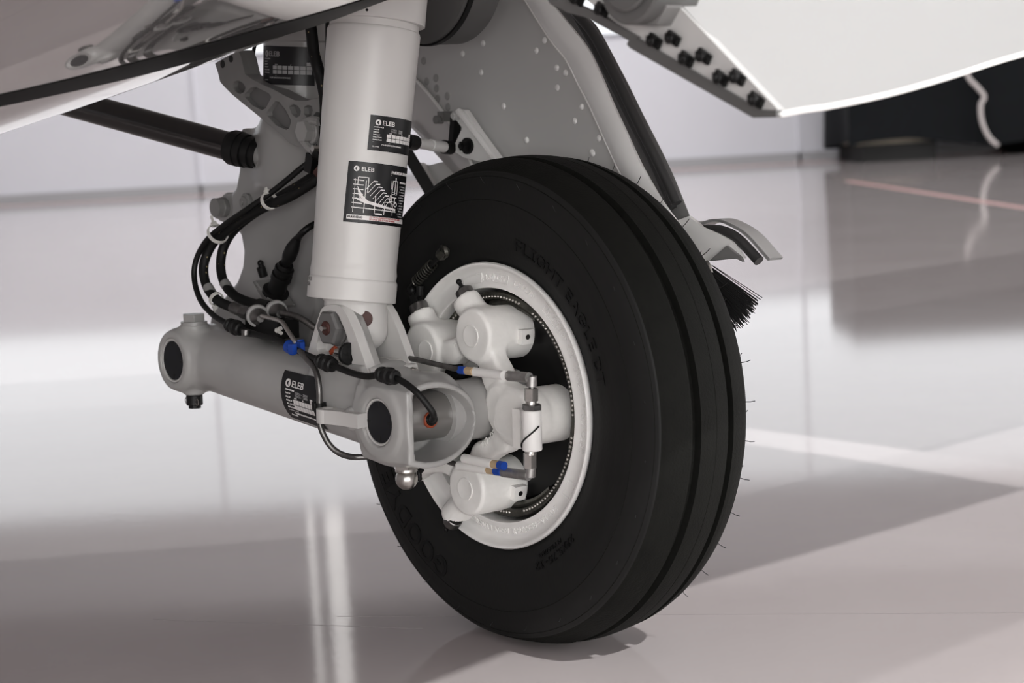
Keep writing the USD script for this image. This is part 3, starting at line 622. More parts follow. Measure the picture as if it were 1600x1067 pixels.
for d0, d1 in ((97, 110), (79, 89), (39, 53), (-38, -30)): t.part('raised_border', arc_frame(.1395, .1495, d0, d1), 'rim_paint', parent=rp, gear=True)
# dark well, heat shield with its beaded edge, brake discs
t.part('wheel_web', lathe([(-.035, 0), (-.035, .131), (-.045, .131), (-.045, 0)], (0, 0, 0), (0, 1, 0), 96), 'black_matte', gear=True)
hs = t.part('heat_shield', lathe([(-.034, .1270), (.040, .1275), (.0530, .1283), (.0555, .1270), (.0555, .1200), (.0520, .1188), (.030, .1195), (-.034, .1200)], (0, 0, 0), (0, 1, 0), 120), 'heat_shield', gear=True, smooth=40)
beads = []
for k_ in range(150):
    ph = k_ * 2 * np.pi / 150
    if (k_ % 30) > 25: continue
    beads.append(ball((-.1225 * math.cos(ph), .0557, .1225 * math.sin(ph)), .0018, 1))
t.part('beads', cat(*beads), 'steel', parent=hs, gear=True, kind='stuff')
for k_, (a0, a1) in enumerate([(60, 100), (-20, 42), (-95, -50), (130, 170), (190, 240)]):
    a = np.radians(np.linspace(a0, a1, 24)); t.part('drive_key_cover', tube(np.array([(-.1150 * math.cos(q), .046, .1150 * math.sin(q)) for q in a]), .0042, 8), 'heat_shield', gear=True)
for v0 in (.012, -.006, -.022):
    t.part('brake_disc', lathe([(v0, .05), (v0, .114), (v0 + .012, .114), (v0 + .012, .05)], (0, 0, 0), (0, 1, 0), 96), 'dark_steel' if v0 > 0 else 'black', gear=True)
t.part('stator_carrier', lathe([(.024, .03), (.024, .106), (.030, .112), (.036, .108), (.036, .03)], (0, 0, 0), (0, 1, 0), 96), 'black', gear=True, smooth=40)
t.done()

# ------------------------------------------------------------------ brake assembly
t = Thing('brake_assembly', 'white cast brake housing with round pistons inside the wheel rim', 'brake')
VF = .102
pist = {'upper': on(737, 524, VF), 'left': on(657, 548, VF), 'right': on(801, 655, VF), 'lower': on(727, 764, VF)}
rad = {'upper': .0305, 'left': .0325, 'right': .0315, 'lower': .0310}
for kk_ in pist: pist[kk_][1] = 0
def house(P):
    d = np.full(len(P), 1e9)
    for kk_, c in pist.items():
        a_ = c.copy(); a_[1] = .030; b_ = c.copy(); b_[1] = VF
        d = np.minimum(d, s_cyl(P, a_, b_, rad[kk_], .0050))
    def web(d, pts, w, v0=.086, th=.011):
        for a_, b_ in zip(pts[:-1], pts[1:]):
            a_, b_ = np.array([a_[0], v0, a_[2]]), np.array([b_[0], v0, b_[2]])
            q = P.copy(); q[:, 1] = v0 + (q[:, 1] - v0) * 1.0
            r2 = s_cone(np.column_stack([P[:, 0], np.full(len(P), v0), P[:, 2]]), a_, b_, w, w)
            d = smin(d, s_ext(r2, P[:, 1] - v0, th, .005), .007)
        return d
    d = web(d, [pist['left'], on(697, 552, VF), pist['upper']], .013)
    d = web(d, [pist['upper'], on(762, 590, VF), on(772, 628, VF), pist['right']], .016)
    d = web(d, [on(781, 640, VF), on(803, 652, VF)], .028, .088, .013)
    d = web(d, [on(778, 640, VF), on(776, 690, VF), on(742, 710, VF), on(722, 742, VF)], .012)
    d = web(d, [pist['lower'], on(690, 726, VF), on(655, 726, VF), on(632, 742, VF)], .0105)
    d = web(d, [pist['left'], on(640, 585, VF), on(632, 620, VF)], .014)
    # necks of the bleed ports, pads on the cylinder flanks
    for kk_, px in (('upper', (731, 473)), ('left', (659, 496)), ('lower', (712, 802))):
        e = on(*px, .080); c = pist[kk_].copy(); c[1] = .078
        d = smin(d, s_cone(P, c + (e - c) * .55, e, .0165, .0165), .008)
        d = np.maximum(d, -s_cyl(P, e + (e - c) * .12, e + (e - c) * .9, .05, .001))
    return d
hv, hf = snet(house, (-.125, .02, -.135), (.155, .112, .135), .0022)
# the axle sleeve passes through: leave a bore
hp = t.part('housing', (hv, hf), 'caliper_paint', gear=True, smooth=True, label='white cast housing with four piston cylinders')
for kk_, px in (('upper', (736, 525)), ('left', (665, 549)), ('right', (784, 660)), ('lower', (727, 764))):
    c = on(*px, VF); t.part('cast_ring', lathe([(-.002, .0132), (.0010, .0127), (.0014, .0116), (.0005, .0104), (.0005, 0)], c, (0, 1, 0), 32), 'caliper_paint', parent=hp, gear=True, smooth=60)
for kk_, px, vq in (('upper', (781, 525), .052), ('lower', (778, 778), .052)):
    c = on(*px, vq); ctr = pist[kk_].copy(); ctr[1] = c[1]; d_ = unit(c - ctr) if np.linalg.norm(c - ctr) > .01 else np.array([-1., 0, 0])
    d_ = unit(np.array([-.92, .25, .0])); y_ = np.array([0, 0, 1.]); x_ = unit(np.cross(y_, d_))
    cc = ctr + unit(np.array([-.95, 0, (-.1 if kk_ == 'upper' else -.2)])) * (rad[kk_] + .0015)
    dd = unit(cc - ctr); x_ = np.array([0, 1., 0]); y_ = np.cross(dd, x_)
    pb = t.part('pad', obox(cc, x_, y_, dd, .017, .0165, .010), 'caliper_paint', parent=hp, gear=True, smooth=False)
    t.part('pad_hole', cyl(cc + dd * .0045, cc + dd * .0053, .0030, 16), 'black' if kk_ == 'lower' else 'dark_steel', parent=hp, gear=True)
for (px, py), r_ in zip([(731, 466), (658, 489), (711, 809)], (.011, .012, .011)):
    e = on(px, py, .080); c = pist['upper' if px == 731 else 'left' if px == 658 else 'lower'].copy(); c[1] = .08; d_ = unit(e - c)
    e = e + d_ * .0105; big = px == 658
    t.part('port_cap', cyl(e - d_ * .010, e + d_ * .001, r_ * .95, 20, ch=.001), 'dark_steel', gear=True)
    t.part('bleed_screw', cat(hexa(e - d_ * .001, e + d_ * (.012 if big else .005), .0075 if big else .0046), cyl(e, e + d_ * (.020 if big else .012), .0050 if big else .0024, 12), ball(e + d_ * (.020 if big else .013), .0062 if big else .0034, 2)), 'black', gear=True)
    if big: t.part('bleed_elbow', tube(np.array([e + d_ * .008, e + d_ * .011 + [-.010, 0, .004], e + d_ * .015 + [-.013, 0, .010]]), .0048, 10), 'black', gear=True)
# casting letters along the webs
def flat_text(s, h, p0, p1, v, m, par, lab=None):
    a_, b_ = on(*p0, v), on(*p1, v); ex = unit(b_ - a_); ey = np.cross([0, 1., 0], ex); t.part('lettering', place2d(text(s, h, .0012), a_, ex, ey, np.array([0, 1., 0])), m, parent=par, gear=True, smooth=30, label=lab)
flat_text('REF 0C0430-1H', .0056, (667, 558), (706, 546), .0972, 'caliper_paint', hp, 'raised casting marks')
flat_text('C0727-01', .0066, (745, 713), (774, 680), .0972, 'caliper_paint', hp, 'raised casting marks')
# sleeves round the axle
t.part('axle_sleeve', lathe([(.02, .0), (.02, .040), (.075, .040), (.080, .0345), (.145, .0335), (.145, 0)], (0, 0, 0), (0, 1, 0), 64), 'grey_paint', gear=True, label='grey axle sleeve')
t.part('torque_bolt', cat(hexa(on(737, 690, .075), on(737, 690, .075) + [0, .018, 0], .012), cyl(on(737, 690, .09), on(737, 690, .09) + [0, .010, 0], .006, 14)), 'black', gear=True)
t.part('torque_bolt', cat(hexa(on(718, 582, .085), on(718, 582, .085) + [0, .012, 0], .012)), 'black', gear=True)
# shuttle cylinder and its nuts
VS = .128
def S(px, py, v=VS): return on(px, py, v)
a_, b_ = S(830, 640), S(832, 704); d_ = unit(b_ - a_)
sp = t.part('shuttle_cylinder', cyl(a_, b_, .0105, 32, ch=.0012), 'white_sleeve', gear=True, label='white shuttle valve cylinder')
t.part('hex_nut', hexa(S(831, 632), S(831, 640), .0105), 'dark_steel', gear=True)
t.part('hex_nut', cat(hexa(S(830, 607), S(830, 626), .0076), cyl(S(830, 624), S(830, 634), .0058, 16)), 'steel', gear=True)
t.part('hex_nut', cat(hexa(S(828, 708), S(828, 731), .0072), cyl(S(829, 702), S(829, 710), .0062, 16)), 'steel', gear=True)
t.part('mount_strap', obox((S(818, 668, .115)), d_, np.cross(d_, [0, 1., 0]), (0, 1, 0), .042, .012, .02), 'caliper_paint', gear=True)
# lockwire lying diagonally over the cylinder
wv = []
for q in np.linspace(0, 1, 14):
    ang = np.radians(150 - 150 * q); axp = a_ + (b_ - a_) * (.93 - .55 * q); ex = unit(np.cross(d_, [0, 1., 0]))
    wv.append(axp + .0114 * (math.cos(ang) * ex * -1 + math.sin(ang) * np.array([0, 1., 0])))
t.part('lockwire', tube(np.array(wv), .0010, 6), 'black', parent=sp, gear=True)
t.done()

# brake pipes with sleeves
def pipe_thing(name, label, pts, r, m='dark_steel', per=8, cat_='pipe', extra=None, sides=12):
    t = Thing(name, label, cat_); t.part('tube', tube(spline(pts, per) if per else np.array(pts), r, sides), m, gear=True, smooth=60)
    if extra: extra(t)
    t.done()
def sleeves(defs):
    def go(t):
        for nm, m, p0, p1, v, r in defs: t.part(nm, cyl(on(*p0, v), on(*p1, v), r, 16), m, gear=True)
    return go
pipe_thing('brake_pipe', 'upper metal brake pipe with blue and white sleeves reaching the shuttle valve', [on(600, 552, .15), on(651, 562, .15), on(690, 571, .145), on(720, 578, .14), on(760, 583, .133), on(800, 587, .13), on(822, 589, VS), on(830, 593, VS), on(831, 608, VS)], .0031, per=6,
    extra=sleeves([('blue_band', 'blue', (718, 578), (728, 579), .139, .0045), ('tan_band', 'tan', (728, 579), (740, 580.5), .138, .0045), ('white_sleeve', 'white_sleeve', (740, 580.5), (787, 586.5), .136, .0050), ('elbow', 'elbow_steel', (795, 587), (827, 590), .130, .0056), ('elbow', 'elbow_steel', (830.5, 588), (831, 604), VS, .0056)]))
pipe_thing('brake_pipe', 'lower metal brake pipe with two white sleeves under the caliper', [on(655, 700, .13), on(686, 716, .13), on(720, 727, .13), on(775, 737, .13), on(815, 742, .128), on(826, 742, VS), on(829, 736, VS), on(829, 728, VS)], .0030, per=6,
    extra=sleeves([('white_sleeve', 'white_sleeve', (717, 727), (763, 734), .131, .0052), ('tan_band', 'tan', (763, 734), (774, 735.5), .131, .0046), ('blue_band', 'blue', (774, 735.5), (784, 737), .131, .0048), ('white_sleeve', 'white_sleeve', (725, 716), (770, 725), .135, .0052), ('tan_band', 'tan', (770, 725), (780, 726.5), .135, .0046), ('blue_band', 'blue', (780, 726.5), (788, 728), .135, .0047), ('elbow', 'elbow_steel', (786, 737.5), (826, 743), .129, .0054), ('elbow', 'elbow_steel', (828.5, 745), (829, 730), VS, .0054)]))

# ------------------------------------------------------------------ trailing arm
t = Thing('trailing_arm', 'thick grey trailing arm of the landing gear running from pivot to wheel axle', 'landing gear arm')
PV = on(273, 563, .222); PV[1] = 0; VA = .178
def armf(P):
    d = s_cone(P, (PV[0] - .01, VA, PV[2] - .000), (.045, VA, .006), .0395, .0470)
    d = smin(d, s_cyl(P, (PV[0], .075, PV[2]), (PV[0], .222, PV[2]), .0405, .007), .012)          # pivot barrel
    d = smin(d, s_cyl(P, (0, .135, 0), (0, .219, 0), .0475, .010), .02)                           # axle boss
    d = smin(d, s_cyl(P, (0, .2, 0), (0, .2265, 0), .0385, .004), .004)                           # raised plug ring
    d = smin(d, s_cyl(P, (PV[0], .2, PV[2]), (PV[0], .2265, PV[2]), .0375, .004), .004)
    d = smin(d, s_cyl(P, (PV[0] - .012, .199, PV[2] + .0), (PV[0] - .012, .199, PV[2] + .0455), .0155, .003), .010)   # bolt seat on top
    d = smin(d, s_cyl(P, (PV[0] - .008, .201, PV[2] - .045), (PV[0] - .008, .201, PV[2]), .0115, .003), .008)
    d = smin(d, s_box(P, (.088, .187, .045), (.052, .030, .012), .005), .012)                       # clevis pad
    # open cup towards the rear: right half an ellipse, left side straight along the boss face
    C = np.column_stack([(P[:, 1] - .188) / .0605, (P[:, 2] + .003) / .0460]); e = (np.linalg.norm(C, axis=1) - 1) * .046
    cup = s_ext(e, P[:, 0] + .005, .042, .0025); cup = np.maximum(cup, P[:, 1] - .2215)
    d = smin(d, cup, .012)
    C = np.column_stack([(P[:, 1] - .186) / .0545, (P[:, 2] + .003) / .0395]); e = (np.linalg.norm(C, axis=1) - 1) * .040
    hole = np.maximum(np.maximum(e, P[:, 1] - .2135), np.abs(P[:, 0] + .06) - .075)
    d = np.maximum(d, -hole)
    d = np.maximum(d, -s_cyl(P, (0, .2225, 0), (0, .25, 0), .0262, .001))                            # plug recesses
    d = np.maximum(d, -s_cyl(P, (PV[0], .2225, PV[2]), (PV[0], .25, PV[2]), .0282, .001))
    d = np.maximum(d, -(P[:, 0] + .0475)); return d
av, af = snet(armf, (-.055, .06, -.065), (PV[0] + .055, .235, .105), .0026)
ap = t.part('arm_body', (av, af), 'grey_paint', gear=True, smooth=True)
def plug(c, r, par):
    k_ = t.part('plug_ring', lathe([(0, r), (.0022, r), (.0022, r - .0022), (0, r - .0022)], c, (0, 1, 0), 48), 'strut_paint', gear=True)
    p_ = t.part('plug', lathe([(.0, r - .003), (.0012, r - .003), (.0015, r - .0045), (.0015, 0)], c, (0, 1, 0), 48), 'plug', gear=True, label='dark round plug')
    for a_ in (0, 90, 180, 270):
        d_ = np.array([math.cos(math.radians(a_)), 0, math.sin(math.radians(a_))]); t.part('slot', obox(c + d_ * (r - .0075) + [0, .0016, 0], d_, (0, 1, 0), np.cross(d_, (0, 1, 0)), .006, .0006, .0026), 'black_matte', parent=p_, gear=True, smooth=False)
plug(np.array([0, .2226, 0.]), .0255, None); plug(np.array([PV[0], .2226, PV[2]]), .0275, None)
t.part('axle', cyl((0, .10, 0), (0, .2145, 0), .0268, 64), 'axle_steel', gear=True, label='bare steel axle end')
t.part('axle_seat', lathe([(.1315, .0268), (.1315, .0282), (.1375, .0282), (.1375, .0268)], (0, 0, 0), (0, 1, 0), 48), 'black', gear=True)
c = onu(672, 656, -.0268); t.part('cable_seal', cyl(c + [.002, 0, 0], c + [-.0030, 0, 0], .0088, 24, ch=.001), 'orange', gear=True, label='orange rubber seal round the cable')
t.part('cable_boot', cat(ball(c + [-.004, .001, .0015], .0066, 3), cyl(c + [0, .001, .001], c + [-.006, .001, .001], .0068, 20, ch=.001)), 'black', gear=True)
t.part('pin', cyl((-.020, .203, -.042), (-.020, .203, -.018), .0035, 14), 'steel', gear=True)
# bolt on top of the pivot, fitting below it
c = np.array([PV[0] - .012, .199, PV[2] + .0455]); t.part('cap_bolt', cat(hexa(c - [0, 0, .001], c + [0, 0, .012], .0150), cyl(c - [0, 0, .002], c + [0, 0, .0025], .0165, 28)), 'leg_paint', gear=True, label='painted hexagon bolt head')
c = np.array([PV[0] - .008, .201, PV[2] - .045]); fp = t.part('drain_fitting', cat(cyl(c, c - [0, 0, .013], .0105, 18, ch=.001), cyl(c - [0, 0, .013], c - [0, 0, .017], .0078, 18)), 'black', gear=True)
for sx in (-1, 1):
    a = np.linspace(0, 2 * np.pi, 15); cc = c + [sx * .0125, .004, -.008]; t.part('wire_loop', tube(np.column_stack([cc[0] + .0038 * np.cos(a), np.full(15, cc[1]), cc[2] + .0038 * np.sin(a)]), .0006, 6), 'steel', parent=fp, gear=True)
# jack ball under the boss
c = on(634, 706, .170); c = np.array([c[0], .170, -.0525])
t.part('jack_collar', cat(hexa(c + [0, 0, .004], c - [0, 0, .008], .0148), cyl(c - [0, 0, .007], c - [0, 0, .012], .0125, 24, ch=.001)), 'steel', gear=True)
t.part('jack_ball', ball(c - [0, 0, .0195], .0125, 4), 'steel', gear=True, smooth=True, label='polished jacking ball')
c = on(655, 745, .12); t.part('grease_nipple', cat(cyl(c + [0, 0, .012], c, .0030, 10), ball(c - [0, 0, .002], .0034, 2), ball(c + [-.006, .002, .008], .0028, 2), cyl(c + [0, 0, .006], c + [-.010, .002, .009], .0016, 8)), 'black', gear=True)
# guide lug in front of the arm
lug = [(571, 640), (571, 664), (548, 664), (520, 664), (498, 663), (497, 646), (505, 642), (530, 642), (552, 638)]
a_ = on(500, 651, .232); b_ = on(572, 651, .224)
LP = Point(0, 0).buffer(.0135).union(Polygon([(0, -.0125), (.03, -.0115), (.062, -.017), (.062, .02), (.035, .0135), (0, .0135)])).difference(Point(0, 0).buffer(.0068))
ex = unit(np.array([b_[0] - a_[0], -.012, 0])); ey = np.cross(np.array([0, 0, 1.]), ex)
t.part('guide_lug', prism(LP, np.array([a_[0] - .017, .232, a_[2] - .0045]), ex, ey, 0, .0155), 'strut_paint', gear=True, label='pale guide lug with a round hole')
t.part('guide_lug_root', cat(ball((.048, .222, on(560, 655, .224)[2]), .014, 3)), 'grey_paint', gear=True, smooth=True)
# data plate wrapped on the tube
def on_arm(u_, ang, lift):
    u_, ang, lift = np.broadcast_arrays(np.asarray(u_, float), ang, lift)
    c = np.column_stack([u_, np.full(len(u_), VA), .006 + (PV[2] - .006) * np.clip((u_ - .045) / (PV[0] - .055), 0, 1)])
    d_ = np.column_stack([np.zeros(len(u_)), np.cos(ang), np.sin(ang)]); r = np.full(len(u_), .035)
    for _ in range(14): r = r - armf(c + d_ * r[:, None])
    return c + d_ * (r + lift)[:, None]
def arm_patch(u0, u1, a0, a1, lift, nu=10, na=8):
    X, Y = np.meshgrid(np.linspace(u0, u1, nu), np.linspace(a0, a1, na), indexing='ij'); X, Y = X.ravel(), Y.ravel()
    top, bot = on_arm(X, Y, lift), on_arm(X, Y, lift - .0012); f = []
    for i in range(nu - 1):
        for j in range(na - 1): p_ = i * na + j; f += [(p_, p_ + na, p_ + na + 1), (p_, p_ + na + 1, p_ + 1)]
    return np.vstack([top, bot]), np.vstack([np.array(f), np.array(f)[:, ::-1] + len(top)])
ARMPL = (.191, .116, .56, -.80)                           # u at the left and right edge, angle at the top and bottom
pl = t.part('data_plate', arm_patch(ARMPL[0], ARMPL[1], ARMPL[3], ARMPL[2], .0008), 'black_gloss', gear=True, label='black data plate with white squares')
def arm_map(v):
    """plate coordinates in metres (x right, y up from the plate's middle) -> arm surface"""
    rr = .048; um, am = (ARMPL[0] + ARMPL[1]) / 2, (ARMPL[2] + ARMPL[3]) / 2; v = np.asarray(v)
    return on_arm(um - v[:, 0], am + v[:, 1] / rr, .0010 + v[:, 2])
def plate_marks(w, h, small=False):
    """white print of the small data plates; (mesh, dim mesh) in plate coordinates."""
    L, Dm = [], []
    def tx(s, x, y, hh, bold=False, to=L):
        v, f = text(s, hh, .0003, bold); to.append((v * [1, 1, 1] + [x, y, 0], f))
    lx, ly, r = -w * .36, h * .30, h * .085
    ring = Point(0, 0).buffer(r).difference(Polygon([(-r * .62, 0), (r * .35, r * .85), (r * .1, 0), (r * .35, -r * .85)]))
    m = trimesh.creation.extrude_polygon(ring, .0003, engine='earcut'); L.append((np.array(m.vertices) + [lx, ly, 0], np.array(m.faces)))
    tx('ELEB', lx + r * 1.35, ly - r * .72, r * 1.45, True)
    for i, s_ in enumerate(['DESIGNATION', 'PART N\u00b0', 'SPEC N\u00b0', 'SERIAL N\u00b0', 'REV. LETTER', 'INSPECTION']): tx(s_, -w * .43, h * (.155 - i * .072), h * .030, True)
    L.append(bx(-w * .43, -w * .12, h * -.265, h * -.255, 0, .0003))
    for row in range(2):
        for i in range(7):
            x0 = -w * .19 + i * w * .094; y0 = h * (-.10 - row * .115); L.append(bx(x0, x0 + w * .080, y0, y0 + h * .098, 0, .0003))
    L.append(bx(-w * .19 + 6 * w * .094, -w * .19 + 6 * w * .094 + w * .08, h * .01, h * .10, 0, .0003))
    tx('DATE', -w * .15, h * .015, h * .026); tx('N\u00b0', w * .12, h * .01, h * .026, True)
    tx('FLUID SPECIFICATION MIL', -w * .27, h * -.335, h * .038, True); tx('FILL LEVEL', -w * .43, h * -.40, h * .028, True)
    for i in range(2): tx('21014 - 2800', -w * .12, h * (.115 - i * .055), h * .045, True, Dm)
    return cat(*L), cat(*Dm)
Lm, Dm = plate_marks(.063, .061)
t.part('print', (arm_map(Lm[0]), Lm[1]), 'print_white', parent=pl, gear=True, label='white printed lettering and squares')
t.part('print', (arm_map(Dm[0]), Dm[1]), 'print_dim', parent=pl, gear=True)
# clevis carrying the strut
VC = .212
outer = [(480.5, 551), (488, 526), (496, 499), (501, 484), (506, 479), (512, 476.4), (519, 475), (526, 475.7), (531, 478), (535.5, 483), (543.5, 496), (554, 520), (570, 566), (577, 588), (545, 600), (500, 580)]
win = [(497, 522), (499, 505), (503, 492), (509, 486.5), (517, 485), (524, 487), (529, 493), (539.5, 517), (550, 556), (551, 563), (547, 569.5), (526, 563), (497.5, 551), (494.5, 546)]
Pc = Polygon([on(x, y, VC)[[0, 2]] for x, y in outer]); Pw = Polygon([on(x, y, VC)[[0, 2]] for x, y in win]).buffer(-.001).buffer(.001)
e1, e3 = np.array([1., 0, 0]), np.array([0, 0, 1.])
cp = t.part('clevis_plate', cat(prism(Pc.difference(Pw), (0, 0, 0), e1, e3, -VC, -VC + .020), prism(Pc, (0, 0, 0), e1, e3, -VC + .012, -VC + .020)), 'strut_paint', gear=True, label='front clevis plate with a triangular window', smooth=20)
t.part('clevis_plate', prism(Pc, (0, 0, 0), e1, e3, -VC + .058, -VC + .068), 'strut_paint', gear=True, label='rear clevis plate', smooth=20)
t.part('clevis_base', gprism([(486, 560), (562, 568), (577, 578), (579, 612), (500, 600)], VC - .066, VC - .002, VC, .002), 'strut_paint', gear=True, smooth=20)
NUT = on(510.7, 512.5, VC + .004)
t.part('pivot_nut', cat(cyl(NUT - [0, .014, 0], NUT - [0, .010, 0], .0215, 32, ch=.001), lathe([(-.011, 0), (-.011, .0205), (-.002, .0205), (.001, .0185), (.001, 0)], NUT, (0, 1, 0), 6)), 'pocket_grey', gear=True, smooth=20, label='large dark grey hexagon nut')
t.part('pivot_stud', cat(cyl(NUT, NUT + [0, .003, 0], .0080, 24, ch=.001)), 'rust', gear=True, label='rust-brown stud')
t.part('stud_tip', cat(cyl(NUT + [.0, .002, 0], NUT + [0, .0075, 0], .0030, 14), ball(NUT + [.004, .005, .0], .0018, 2)), 'steel', gear=True)
c = on(533, 551, VC + .002); ex = unit(on(545, 553, VC) - on(525, 550, VC))
t.part('clevis_pin', cat(cyl(c - ex * .008, c + ex * .009, .0048, 18, ch=.0006), cyl(c + ex * .008, c + ex * .0125, .0062, 18)), 'steel', gear=True)
t.part('pin_seal', cat(cyl(c + ex * .011, c + ex * .017, .0125, 20, ch=.001)), 'black', gear=True)
c = on(520, 547, VC + .003); t.part('cotter', cat(tube(np.array([c + [.004, 0, -.004], c, c + [-.006, 0, .003], c + [-.004, .001, -.003]]), .0022, 6), tube(np.array([c + [.006, 0, -.002], c + [0, 0, .002], c + [-.004, 0, .004]]), .0014, 6)), 'orange', gear=True, label='orange locking clip')
t.done()

# ------------------------------------------------------------------ shock strut
t = Thing('shock_strut', 'white shock strut cylinder with two black data plates, standing on the arm', 'shock absorber')
VB, VT = .180, .140
SB = on(549.5, 462, VB); ST = on(586, 28, VT); SA = unit(ST - SB); SL = np.linalg.norm(ST - SB)
def pxr(px_w, P):                                           # width in image points -> radius at a gear point
    return px_w / 2 / F * ((W(P) - CAM) @ fw)
r_b, r_t = pxr(132, SB + SA * .08 * SL), pxr(146, SB + SA * .94 * SL)
def SR(s): return r_b + (r_t - r_b) * (s / SL - .08) / .86
r_c = pxr(139, SB)
s1 = SL * .070; s2 = SL * .945
bodyp = [(s1 - .004, r_c - .002), (s1 + .004, r_c - .0012), (s1 + .010, SR(s1) + .0006)] + [(s, SR(s)) for s in np.linspace(s1 + .016, s2, 20)] + [(s2 + .003, SR(s2) - .001), (s2 + .004, SR(s2) - .004)]
t.part('cylinder', lathe(bodyp, SB, SA, 96), 'strut_paint', gear=True, smooth=40, label='white cylinder')
t.part('lower_collar', lathe([(-.005, 0), (-.005, r_c - .001), (-.004, r_c), (s1 - .005, r_c), (s1 - .002, r_c - .0015), (s1 - .002, 0)], SB, SA, 96), 'strut_paint', gear=True, smooth=40)
t.part('upper_neck', lathe([(s2 + .002, SR(s2) - .0022), (s2 + .013, SR(s2) - .0022), (s2 + .013, 0)], SB, SA, 96), 'strut_paint', gear=True)
s3 = s2 + .011; r3 = SR(s2) + .0042
t.part('upper_collar', lathe([(s3, 0), (s3, r3 - .0005), (s3 + .0005, r3), (s3 + .036, r3), (s3 + .038, r3 - .001), (s3 + .040, r3 - .004), (s3 + .07, r3 - .004), (s3 + .07, 0)], SB, SA, 96), 'strut_paint', gear=True, smooth=40)
SXv = unit(np.cross(SA, np.array([0, 1., 0]))) ; SX0 = -SXv if SXv[0] > 0 else SXv       # circumferential direction: image right at angle 0
SN = np.cross(SX0, SA); SN = SN if SN[1] > 0 else -SN
def strut_at(px, py):
    """(s, angle) of the cylinder surface under an image point"""
    o_ = G(CAM); d_ = ray(px, py) @ B.T; w0 = o_ - SB; dp = d_ - (d_ @ SA) * SA; wp = w0 - (w0 @ SA) * SA
    s_ = SL * .5
    for _ in range(6):
        r_ = SR(s_); a_, b_, c_ = dp @ dp, 2 * dp @ wp, wp @ wp - r_ * r_; disc = max(b_ * b_ - 4 * a_ * c_, 0); tt = (-b_ - math.sqrt(disc)) / (2 * a_); s_ = (w0 + tt * d_) @ SA
    q = w0 + tt * d_; return s_, math.atan2(q @ SX0, q @ SN)
def strut_map(s0, a0):
    def f_(v):
        v = np.asarray(v); s_ = s0 + v[:, 1]; r_ = np.array([SR(x) for x in s_]); a_ = a0 + v[:, 0] / r_; R = r_ + v[:, 2] + .0007
        return SB + s_[:, None] * SA + R[:, None] * (np.cos(a_)[:, None] * SN + np.sin(a_)[:, None] * SX0)
    return f_
def grid_plate(w, h, n=16, z=.0):
    xs = np.linspace(-w / 2, w / 2, n); v = [(x, y, zz) for zz in (z, z - .0012) for x in xs for y in (-h / 2, h / 2)]; f = []
    for i in range(n - 1):
        a_ = 2 * i; b_ = 2 * n + 2 * i; f += [(a_, a_ + 2, a_ + 3), (a_, a_ + 3, a_ + 1), (b_, b_ + 3, b_ + 2), (b_, b_ + 1, b_ + 3), (a_ + 1, a_ + 3, b_ + 3), (a_ + 1, b_ + 3, b_ + 1), (a_, b_ + 2, a_ + 2), (a_, b_, b_ + 2)]
    f += [(0, 1, 2 * n + 1), (0, 2 * n + 1, 2 * n)]; return np.array(v, float), np.array(f)
